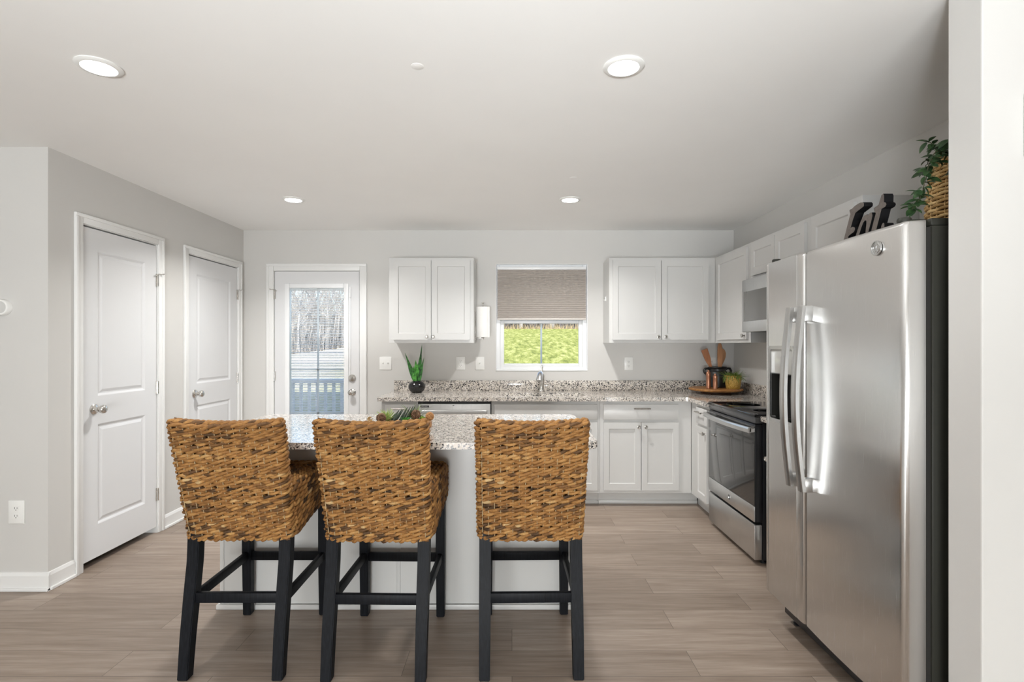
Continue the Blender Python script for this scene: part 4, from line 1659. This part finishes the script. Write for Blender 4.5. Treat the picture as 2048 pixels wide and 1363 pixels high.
# ------------------------------------------------------------------ snake plant in black vase
vx, vy = -.868, 4.83
t = thing('snake_plant', 'spiky green plant in a round glossy black vase left on the sink counter', 'potted plant', (vx, vy, CT))
bm = B()
lathe(bm, [(0, .001), (.040, .001), (.050, .004), (.066, .022), (.076, .046), (.077, .060), (.071, .080), (.056, .098), (.040, .107), (.034, .110), (.031, .108), (.036, .100), (.030, .09), (0, .088)], (vx, vy, CT), 40)
obj('vase', bm, BLACKCERAMIC, t)
bl = lambda q: (1 - q) ** .55 * (.75 + .6 * math.sin(PI * min(1, q * 1.3)))
for (dx, dz, L, W, mt, curl, oxx) in ((-.02, 1, .20, .062, SNAKEPALE, 0, -.006), (-.33, 1, .285, .040, SNAKE, -.10, -.012), (.09, 1, .345, .036, SNAKE, .05, .012), (.20, 1, .23, .030, SNAKE, .05, .020), (.02, 1, .17, .05, SNAKEPALE, 0, .004), (-.12, 1, .15, .036, SNAKEPALE, 0, -.014)):
    bm = B(); leaf_blade(bm, (vx + oxx, vy + random.uniform(-.012, .012), CT + .095), (dx, random.uniform(-.05, .02), dz), (0, -1, .05), L, W, .35, curl, 8, .0012, bl)
    obj('leaf', bm, mt, t)

# ------------------------------------------------------------------ corner tray
tx, ty = 1.832, 4.765
t = thing('wooden_tray', 'round reddish wood serving board in the corner of the counter', 'serving board', (tx, ty, CT))
bm = B()
N = 48
prof = []
ringv = []
for rr, z in ((.215, .026), (.228, .030), (.232, .040), (.226, .048), (.10, .048)):
    ringv.append([bm.verts.new((tx + (rr + .006 * math.sin(3 * 2 * PI * k / N + 1) + .003 * math.sin(7 * 2 * PI * k / N)) * math.cos(2 * PI * k / N), ty + (rr + .006 * math.sin(3 * 2 * PI * k / N + 1)) * math.sin(2 * PI * k / N), CT + z)) for k in range(N)])
for a, b in zip(ringv, ringv[1:]):
    for k in range(N):
        bm.faces.new((a[k], a[(k + 1) % N], b[(k + 1) % N], b[k]))
bm.faces.new(ringv[0]); bm.faces.new(ringv[-1])
obj('board', bm, TRAYWOOD, t)
bm = B(); lathe(bm, [(0, .0005), (.13, .0005), (.13, .026), (0, .026)], (tx, ty, CT), 32); obj('turntable_base', bm, woodm('dark_base_wood', (.05, .02, .01), (.10, .045, .02)), t)
TZ = CT + .0485
# black crock
kx, ky = 1.885, 4.86
t = thing('crock', 'matte black two-handled crock on the wooden board', 'crock', (kx, ky, TZ))
bm = B()
lathe(bm, [(0, 0), (.080, 0), (.087, .006), (.089, .06), (.089, .125), (.084, .140), (.074, .150), (.073, .168), (.079, .172), (.083, .180), (.079, .187), (.070, .186), (.068, .16), (.080, .13), (.080, .02), (0, .015)], (kx, ky, TZ), 40)
obj('body', bm, MATTEBLACK, t)
for s in (-1, 1):
    bm = B()
    tube(bm, [(kx + s * .070, ky, TZ + .160), (kx + s * .088, ky, TZ + .172), (kx + s * .112, ky, TZ + .170), (kx + s * .124, ky, TZ + .152), (kx + s * .118, ky, TZ + .132), (kx + s * .100, ky, TZ + .118), (kx + s * .084, ky, TZ + .112)], [.010, .011, .011, .011, .011, .010, .010], 10)
    obj('handle', bm, MATTEBLACK, t)
# utensils in the crock
def flat_utensil(name, label, m, p0, d, L, prof, th, cat, face=(0, -1, 0)):
    d = Vector(d).normalized()
    f = Vector(face)
    s = d.cross(f).normalized()
    f = s.cross(d).normalized()
    bm = B()
    pts = [(q * L, w_) for q, w_ in prof]
    M = Matrix(((d.x, s.x, f.x, p0[0]), (d.y, s.y, f.y, p0[1]), (d.z, s.z, f.z, p0[2]), (0, 0, 0, 1)))
    poly = [(a, w_) for a, w_ in pts] + [(a, -w_) for a, w_ in pts[::-1]]
    prism(bm, poly, M, -th / 2, th / 2)
    bmesh.ops.bevel(bm, geom=list(bm.edges), offset=th * .3, segments=2, affect='EDGES')
    return tag(obj(name, bm, m), label, cat, 'wooden utensils in the crock')
flat_utensil('spatula', 'flat wooden spatula leaning left out of the black crock', SPOONWOOD2, (kx - .010, ky - .01, TZ + .03), (-.36, .02, 1), .335,
             [(0, .008), (.42, .009), (.55, .014), (.72, .026), (.86, .029), (1.0, .031)], .008, 'spatula')
flat_utensil('spoon', 'round-headed wooden spoon in the black crock, behind the tall handle', SPOONWOOD, (kx + .005, ky + .02, TZ + .03), (.17, .03, 1), .325,
             [(0, .007), (.45, .009), (.56, .018), (.68, .032), (.80, .038), (.90, .034), (.97, .020), (1.0, .008)], .010, 'spoon')
flat_utensil('wooden_spoon', 'tall narrow wooden spoon upright in the middle of the black crock', SPOONWOOD, (kx + .012, ky - .022, TZ + .03), (.0, .0, 1), .375,
             [(0, .009), (.3, .011), (.55, .020), (.72, .021), (.90, .019), (.97, .014), (1.0, .006)], .012, 'spoon')
# copper mills
for name, x, y, hgt, lab in (('salt_mill', 1.742, 4.70, .165, 'taller copper mill on the left of the wooden board'), ('pepper_mill', 1.785, 4.655, .135, 'shorter copper mill between the tall mill and the black crock')):
    t = thing(name, lab, 'spice mill', (x, y, TZ), 'copper mills')
    k = hgt / .165
    bm = B(); lathe(bm, [(0, 0), (.020, 0), (.021, .004), (.0185, .012 * k), (.0185, .110 * k), (.020, .114 * k), (.020, .119 * k), (0, .119 * k)], (x, y, TZ), 24); obj('body', bm, COPPER, t)
    bm = B(); lathe(bm, [(0, .1195 * k), (.019, .1195 * k), (.0195, .140 * k), (.014, .148 * k), (.008, .150 * k), (.009, .157 * k), (.006, .164 * k), (0, .165 * k)], (x, y, TZ), 24); obj('cap', bm, COPPER, t)
# yellow pot with grass
gx, gy = 1.950, 4.675
t = thing('grass_pot', 'small yellow speckled pot of fine green herb on the wooden board', 'potted plant', (gx, gy, TZ))
bm = B(); lathe(bm, [(0, 0), (.052, 0), (.058, .006), (.066, .06), (.070, .112), (.0715, .116), (.068, .117), (.064, .108), (.060, .09), (0, .088)], (gx, gy, TZ), 36); obj('pot', bm, YELLOWPOT, t)
bm = B()
for k in range(120):
    a = random.uniform(0, 2 * PI); rr = .055 * math.sqrt(random.random())
    p = (gx + rr * math.cos(a), gy + rr * math.sin(a), TZ + .09)
    leaf_blade(bm, p, (math.cos(a) * rr * 14 + random.gauss(.12, .3), math.sin(a) * rr * 14 + random.gauss(-.05, .3), random.uniform(.5, 1.4)), (0, 0, 1), random.uniform(.05, .095), .006, .2, random.uniform(.2, .7), 4, .0004)
for k in range(26):
    a = random.uniform(PI * .9, PI * 1.7)
    p = (gx + .070 * math.cos(a), gy + .070 * math.sin(a), TZ + .112)
    leaf_blade(bm, p, (math.cos(a) * .6, math.sin(a) * .6, random.uniform(-.9, .2)), (0, 0, 1), random.uniform(.03, .07), .007, .2, .6, 4, .0004)
fo = obj('foliage', bm, GRASSY, t)
fo['kind'] = 'stuff'

# ------------------------------------------------------------------ succulents on the island
sy = 2.83
SZ = .9145
t = thing('succulent_arrangement', 'long tray of mixed green succulents on the island behind the middle stool', 'succulents', (-.58, sy, SZ))
bm = B()
poly = rrect(-.72, -.43, sy - .055, sy + .055, .03)
prism(bm, poly, Matrix.Identity(4), SZ, SZ + .024)
bmesh.ops.bevel(bm, geom=[e for e in bm.edges if abs(e.verts[0].co.z - e.verts[1].co.z) < 1e-6], offset=.004, segments=2, affect='EDGES')
obj('tray', bm, TRAYWOOD, t)
def rosette(name, x, y, z, n, L, W, m, spread=.9, tall=1.0, curl=.1, prof=None, thick=.001, bias=(0, 0)):
    bm = B()
    for k in range(n):
        a = k * 2.39996 + random.uniform(-.2, .2)
        q = k / n
        sp = spread * (.25 + .75 * q)
        leaf_blade(bm, (x, y, z), (math.cos(a) * sp + bias[0], math.sin(a) * sp + bias[1], tall * (1.15 - .7 * q)), (0, 0, 1), L * random.uniform(.8, 1.1), W, .3, curl, 6, thick, prof)
    return obj(name, bm, m, t)
rosette('spiky_succulent', -.668, sy, SZ + .022, 46, .075, .007, PALEGREEN, .9, 1.1)
pt = lambda q: (1 - q) ** .7 * (.8 + .7 * math.sin(PI * q))
bm = B()
for k in range(9):
    x = -.640 + .012 * k
    leaf_blade(bm, (x - .012, sy + random.uniform(-.03, .02), SZ + .024), (.45 + .03 * k, random.uniform(-.15, .15), .5 + .085 * k), (-.6, -.5, .8), .075 + .003 * k, .021, .4, -.1, 7, .0016, pt)
obj('agave_succulent', bm, AGAVE, t)
bm = B()
for k in range(48):
    a = random.uniform(0, 2 * PI)
    leaf_blade(bm, (-.522, sy + .01, SZ + .025), (math.cos(a) * random.uniform(.1, .8), math.sin(a) * .5, random.uniform(.5, 1.2)), (0, 0, 1), random.uniform(.06, .125), .0042, .2, random.uniform(.1, .5), 6, .0004)
obj('air_plant', bm, GRASSY, t)
rosette('fleshy_succulent', -.560, sy - .035, SZ + .020, 16, .042, .024, SNAKEPALE, 1.1, .75, .1, None, .003)
rosette('lime_succulent', -.475, sy - .01, SZ + .020, 18, .038, .022, LIME, 1.0, .9, -.1, None, .003)
def twig_ball(name, c, r_, n, rad, m, label):
    R = Rope()
    for k in range(n):
        ax = Vector((random.gauss(0, 1), random.gauss(0, 1), random.gauss(0, 1))).normalized()
        s, u = frame_of(ax)
        rr = r_ * random.uniform(.86, 1.0) - rad
        tn = random.random()
        R.add([Vector(c) + (s * math.cos(2 * PI * j / 22) + u * math.sin(2 * PI * j / 22)) * rr for j in range(22)], rad, tn, 5, True)
    o = R.build(name, m, None, Vector(c))
    return tag(o, label, 'decorative ball', 'decorative balls on the island')
twig_ball('twig_ball', (-.686, sy - .052, SZ + .052), .027, 34, .0019, TWIG, 'dark brown twig ball at the left end of the succulents')
twig_ball('twig_ball', (-.508, sy - .032, SZ + .068), .026, 34, .0019, TWIG, 'brown twig ball right of the grassy air plant among the succulents')
twig_ball('rattan_ball', (-.434, sy - .035, SZ + .058), .024, 26, .0036, RATTAN, 'orange rattan ball at the right end of the succulents')
R = Rope()
for k in range(7):
    R.add([Vector((-.744 + .013 * math.cos(j * .42 + k) * (1 - k * .10), sy - .055 + .004 * k, SZ + .046 + .013 * math.sin(j * .42 + k) * (1 - k * .08))) for j in range(15)], .0012, .9, 5, True)
tag(R.build('wire_ball', REED, None, Vector((-.744, sy - .05, SZ))), 'pale curled reed ornament beside the left twig ball on the island', 'ornament')

# ------------------------------------------------------------------ wooden letters on the refrigerator
t = thing('word_sign', 'free-standing dark wooden letters reading Eat on top of the refrigerator', 'sign', (1.33, 2.0, 1.7355))
LE = [(-.140, 0), (-.122, .0412), (-.1025, .0853), (-.0834, .1278), (-.0888, .143), (-.0847, .1463), (-.0739, .1461), (-.0579, .1523), (-.0396, .1559), (-.0216, .157), (-.0089, .1545), (-.0026, .1478), (-.0038, .1381), (-.0292, .1313), (-.0527, .1253), (-.0686, .1001), (-.082, .0729), (-.0686, .0751), (-.0566, .0699), (-.0548, .0627), (-.0606, .0537), (-.0793, .049), (-.0956, .0437), (-.098, .028), (-.075, .024), (-.052, .020), (-.050, .006), (-.060, 0)]
LA = [(-.062, .0), (-.0487, .0401), (-.0344, .065), (-.019, .0884), (-.0089, .0977), (.0012, .102), (.0136, .1031), (.0209, .0985), (.0258, .1025), (.0343, .1045), (.0415, .1035), (.0446, .0898), (.0355, .0659), (.0234, .0391), (.020, .020), (.030, .010), (.030, .0), (.004, .0), (-.002, .012), (.0061, .0395), (.0111, .0682), (.0111, .0797), (.0037, .0831), (-.0064, .0771), (-.019, .0582), (-.0292, .0386), (-.036, .014), (-.030, .0)]
LT = [(.026, 0), (.0391, .039), (.0522, .0717), (.0628, .095), (.0534, .1054), (.051, .1157), (.0593, .1184), (.071, .1202), (.0779, .1232), (.0848, .1389), (.0928, .1533), (.1019, .1555), (.1059, .1473), (.1052, .1246), (.1142, .1199), (.1175, .1127), (.1119, .1063), (.0928, .1034), (.0802, .0715), (.0663, .0379), (.066, .020), (.076, .016), (.086, .026), (.0906, .0397), (.0951, .0474), (.1007, .0517), (.1064, .048), (.1075, .0383), (.098, .014), (.084, .0)]
MSG = WF((1.33, 2.0, 1.7355), '-x')
SIGNFACE = woodm('grey_brown_face', (.085, .072, .064), (.135, .113, .10), (20, 20, 20))
CREAM = mat('cream_edge', (.62, .52, .40), .5)
for nm, poly in (('e', LE), ('a', LA), ('t', LT)):
    bm = B()
    fa, fb = prism(bm, poly, MSG, -.034, 0)
    fb.material_index = 2
    rI = bmesh.ops.inset_region(bm, faces=[fb], thickness=.0028, depth=.0006)
    for f in rI['faces']:
        f.material_index = 1
    fb.material_index = 2
    obj('letter', bm, [mat('matte_black_paint', (.006, .006, .007), .6, spec=.2), CREAM, SIGNFACE], t, smooth=False)

# ------------------------------------------------------------------ ivy basket on the refrigerator
bx_, by_ = 1.612, 1.850
t = thing('ivy_basket', 'trailing green ivy in a tall wicker basket on top of the refrigerator', 'potted plant', (bx_, by_, 1.7355))
R = Rope()
rowsB = 22
hB = .275
nst = 26
def rb(q):
    return .128 - .022 * q + .010 * math.sin(PI * q)
for i in range(rowsB):
    q = i / (rowsB - 1)
    z = 1.7435 + hB * q
    pts, tn = [], []
    NN = nst * 4
    tone = random.uniform(.25, .95)
    for k in range(NN):
        a = 2 * PI * k / NN
        rr = rb(q) + .0042 * math.cos(nst / 2 * a + PI * i)
        pts.append((bx_ + rr * math.cos(a), by_ + rr * math.sin(a), z))
        if k % 9 == 0:
            tone = random.uniform(.2, 1)
        tn.append(tone)
    R.add(pts, .0058, tn, 6, True)
for k in range(nst):
    a = 2 * PI * k / nst
    R.add([(bx_ + rb(j / 6) * math.cos(a), by_ + rb(j / 6) * math.sin(a), 1.7365 + (hB + .012) * j / 6) for j in range(7)], .0028, .75, 5)
bk = R.build('basket', REED, t)
bm = B(); lathe(bm, [(0, 0), (rb(0) - .008, 0), (rb(.5) - .009, hB * .5), (rb(1) - .009, hB - .01), (0, hB - .01)], (bx_, by_, 1.738), 28); obj('basket_liner', bm, SEACORE, bk)
random.seed(21)
vines = []
zt = 1.738 + hB
for (ang, pts) in ((0, [(-.06, 0, .0), (-.130, -.05, .020), (-.190, -.065, -.020), (-.212, -.07, -.06), (-.225, -.07, -.111), (-.233, -.07, -.144), (-.245, -.07, -.178), (-.267, -.07, -.206)]),
                   (1, [(-.04, -.03, .0), (-.110, -.07, .025), (-.150, -.09, .00), (-.158, -.10, -.05), (-.162, -.105, -.09)]),
                   (2, [(-.05, .02, 0), (-.100, .02, .030), (-.130, .02, .045), (-.143, .02, .055)]),
                   (3, [(-.03, 0, 0), (-.06, -.02, .04), (-.05, -.04, .06), (.01, -.05, .065)]),
                   (4, [(-.05, .03, 0), (-.115, .04, .010), (-.140, .04, -.03), (-.148, .04, -.06)]),
                   (5, [(.02, -.03, 0), (.05, -.08, .04), (.06, -.12, .0), (.06, -.135, -.07)]),
                   (6, [(-.02, .0, 0), (-.08, -.04, .03), (-.12, -.07, .035), (-.160, -.09, .020)])):
    vines.append([Vector((bx_ + a, by_ + b, zt + c)) for a, b, c in pts])
vb, lb = B(), B()
for vn in vines:
    P = []
    for a, b in zip(vn, vn[1:]):
        for k in range(6):
            P.append(a.lerp(b, k / 6) + Vector((random.gauss(0, .0012), random.gauss(0, .0012), random.gauss(0, .0012))))
    P.append(vn[-1])
    tube(vb, P, [.0022 * (1 - .55 * i / len(P)) for i in range(len(P))], 5)
    for i in range(3, len(P)):
        for _k in range(2 if random.random() < .4 else 1):
            a = random.uniform(0, 2 * PI)
            d = Vector((math.cos(a) * .8 - .1, math.sin(a) * .8 - .25, random.uniform(-.8, .45)))
            leaf_blade(lb, P[i] + d.normalized() * .006, d, (random.uniform(-.5, .3), -.6, .8), random.uniform(.027, .043), random.uniform(.017, .025), .22, .25, 6, .0004)
obj('vine', vb, VINE, t)
fo = obj('leaves', lb, IVY, t)
fo['kind'] = 'stuff'

# ------------------------------------------------------------------ outside: deck, lawn, woods
bm = B()
for k in range(24):
    y = YB + T + .12 + k * .142
    box(bm, -5.4, .6, y, y + .136, -.15, -.12)
struct('deck_floor', bm, DECKWOOD)
t = thing('deck_railing', 'white deck railing with square balusters seen through the garden door', 'railing', (-2.6, 8.5, -.12))
bm = B(); box(bm, -5.2, .4, 8.45, 8.55, .735, .805, .004); obj('top_rail', bm, RAILPAINT, t)
bm = B(); box(bm, -5.2, .4, 8.47, 8.53, -.05, .0, .004); obj('bottom_rail', bm, RAILPAINT, t)
for k in range(20):
    x = -4.30 + k * .131
    bm = B(); box(bm, x - .021, x + .021, 8.478, 8.522, .0, .735, .002); obj('baluster', bm, RAILPAINT, t)

def gz(x, y):
    base_ = .36 + (y - 12) * .0 if y < 12 else .36
    if y < 12:
        z = -.55 + (y - 5) / 7 * .91
    else:
        f = min(1, (y - 12) / 28)
        hill = .70 + .19 * (x + 14)
        hill = max(.2, min(2.55, hill))
        z = .36 + (hill - .36) * f ** .85
    if y > 40:
        z += (y - 40) * .01
    return z
bm = B()
NX, NY = 60, 50
g = [[bm.verts.new((-45 + 75 * i / NX, 5.3 + 75 * (j / NY) ** 1.5, gz(-45 + 75 * i / NX, 5.3 + 75 * (j / NY) ** 1.5))) for j in range(NY + 1)] for i in range(NX + 1)]
for i in range(NX):
    for j in range(NY):
        bm.faces.new((g[i][j], g[i + 1][j], g[i + 1][j + 1], g[i][j + 1]))
lawn = struct_origin('lawn', bm, LAWN)
for p in lawn.data.polygons:
    p.use_smooth = True

def bare_tree_mesh(seed, hgt):
    rnd = random.Random(seed)
    bm = B()
    def grow(p, d, L, r, depth):
        n = 4
        pts, rad = [p.copy()], [r]
        q = p.copy()
        dd = d.copy()
        for k in range(n):
            dd = (dd + Vector((rnd.gauss(0, .10), rnd.gauss(0, .10), rnd.gauss(.03, .06)))).normalized()
            q = q + dd * (L / n)
            pts.append(q.copy())
            rad.append(r * (1 - .5 * (k + 1) / n))
        tube(bm, pts, rad, 5 if depth < 2 else 3, False)
        if depth >= 4:
            return
        for k in range(rnd.randint(3, 4) if depth else 7):
            f = rnd.uniform(.35, 1.0)
            i = min(n - 1, int(f * n))
            a = rnd.uniform(0, 2 * PI)
            sp = rnd.uniform(.45, .95)
            nd = (dd * .8 + Vector((math.cos(a) * sp, math.sin(a) * sp, rnd.uniform(.0, .5)))).normalized()
            grow(pts[i].lerp(pts[i + 1], f * n - i if f < 1 else 1), nd, L * rnd.uniform(.45, .68), rad[i] * .55, depth + 1)
    grow(Vector((0, 0, -.2)), Vector((0, 0, 1)), hgt * .55, hgt * .016, 0)
    me = bpy.data.meshes.new('bare_tree')
    bm.to_mesh(me)
    bm.free()
    finish(me, BARK, False)
    return me
tms = [bare_tree_mesh(s, h) for s, h in ((1, 9), (2, 11), (3, 8), (4, 12))]
rnd = random.Random(5)
spots = []
for k in range(14):      # seen through the garden door
    y = rnd.uniform(41, 56)
    y = 42 + 1.9 * k; spots.append((y * (-.43 + .13 * ((k * .618) % 1)), y))
for k in range(11):      # seen under the shade of the kitchen window
    y = rnd.uniform(41, 54)
    y = 42 + 1.9 * k; spots.append((y * (-.02 + .155 * ((k * .618) % 1)), y))
for i, (x, y) in enumerate(spots):
    o = bpy.data.objects.new('bare_tree', tms[i % 4])
    COL.objects.link(o)
    o.location = (x, y, gz(x, y))
    o.rotation_euler = (0, 0, rnd.uniform(0, 6.28))
    s = rnd.uniform(.85, 1.2)
    o.scale = (s, s, s)
    tag(o, 'leafless winter tree in the woods beyond the lawn', 'tree', 'leafless trees beyond the lawn')
def brushwood(name, n, y0, y1, h0, h1, lean, wd, m, label, parts=((-.44, -.29), (-.03, .14))):
    """many thin dry stems, left patch behind the garden door's view and right patch behind the window's"""
    bm = B()
    for k in range(n):
        y = rnd.uniform(y0, y1)
        x = y * rnd.uniform(*parts[k % len(parts)])
        z = gz(x, y)
        tall = rnd.uniform(h0, h1)
        d = Vector((rnd.gauss(0, lean), rnd.gauss(0, lean), 1)).normalized()
        s = d.cross(Vector((0, 1, 0))).normalized() * rnd.uniform(*wd)
        a = Vector((x, y, z - .1)); b = a + d * tall
        v1, v2, v3 = bm.verts.new(a - s), bm.verts.new(a + s), bm.verts.new(b)
        v4 = bm.verts.new(a + Vector((0, .05, 0)))
        bm.faces.new((v1, v2, v3)); bm.faces.new((v2, v4, v3)); bm.faces.new((v4, v1, v3))
    return tag(obj(name, bm, m, smooth=False), label, 'brush', kind='stuff')
brushwood('undergrowth', 1800, 41, 46, .15, .8, .4, (.015, .05), BRUSH, 'dry tan brush along the edge of the woods beyond the lawn', ((-.56, -.22), (-.16, .26)))
brushwood('thicket', 5200, 48, 60, 2.0, 9.0, .16, (.025, .075), woodm('grey_twigs', (.17, .16, .165), (.40, .365, .33), (.6, .6, .3)), 'dense grey leafless thicket deep in the woods behind the trees', ((-.56, -.22), (-.16, .26)))
brushwood('woods_shade_brush', 1500, 46.5, 48, .8, 3.2, .25, (.03, .10), woodm('woods_shade_twigs', (.035, .035, .045), (.13, .12, .13), (.5, .5, .3)), 'leafless brush coloured dark for woods shade, behind the lawn seen through the kitchen window', ((-.03, .14),))  # shadow of the woods put into the stems' dark colour
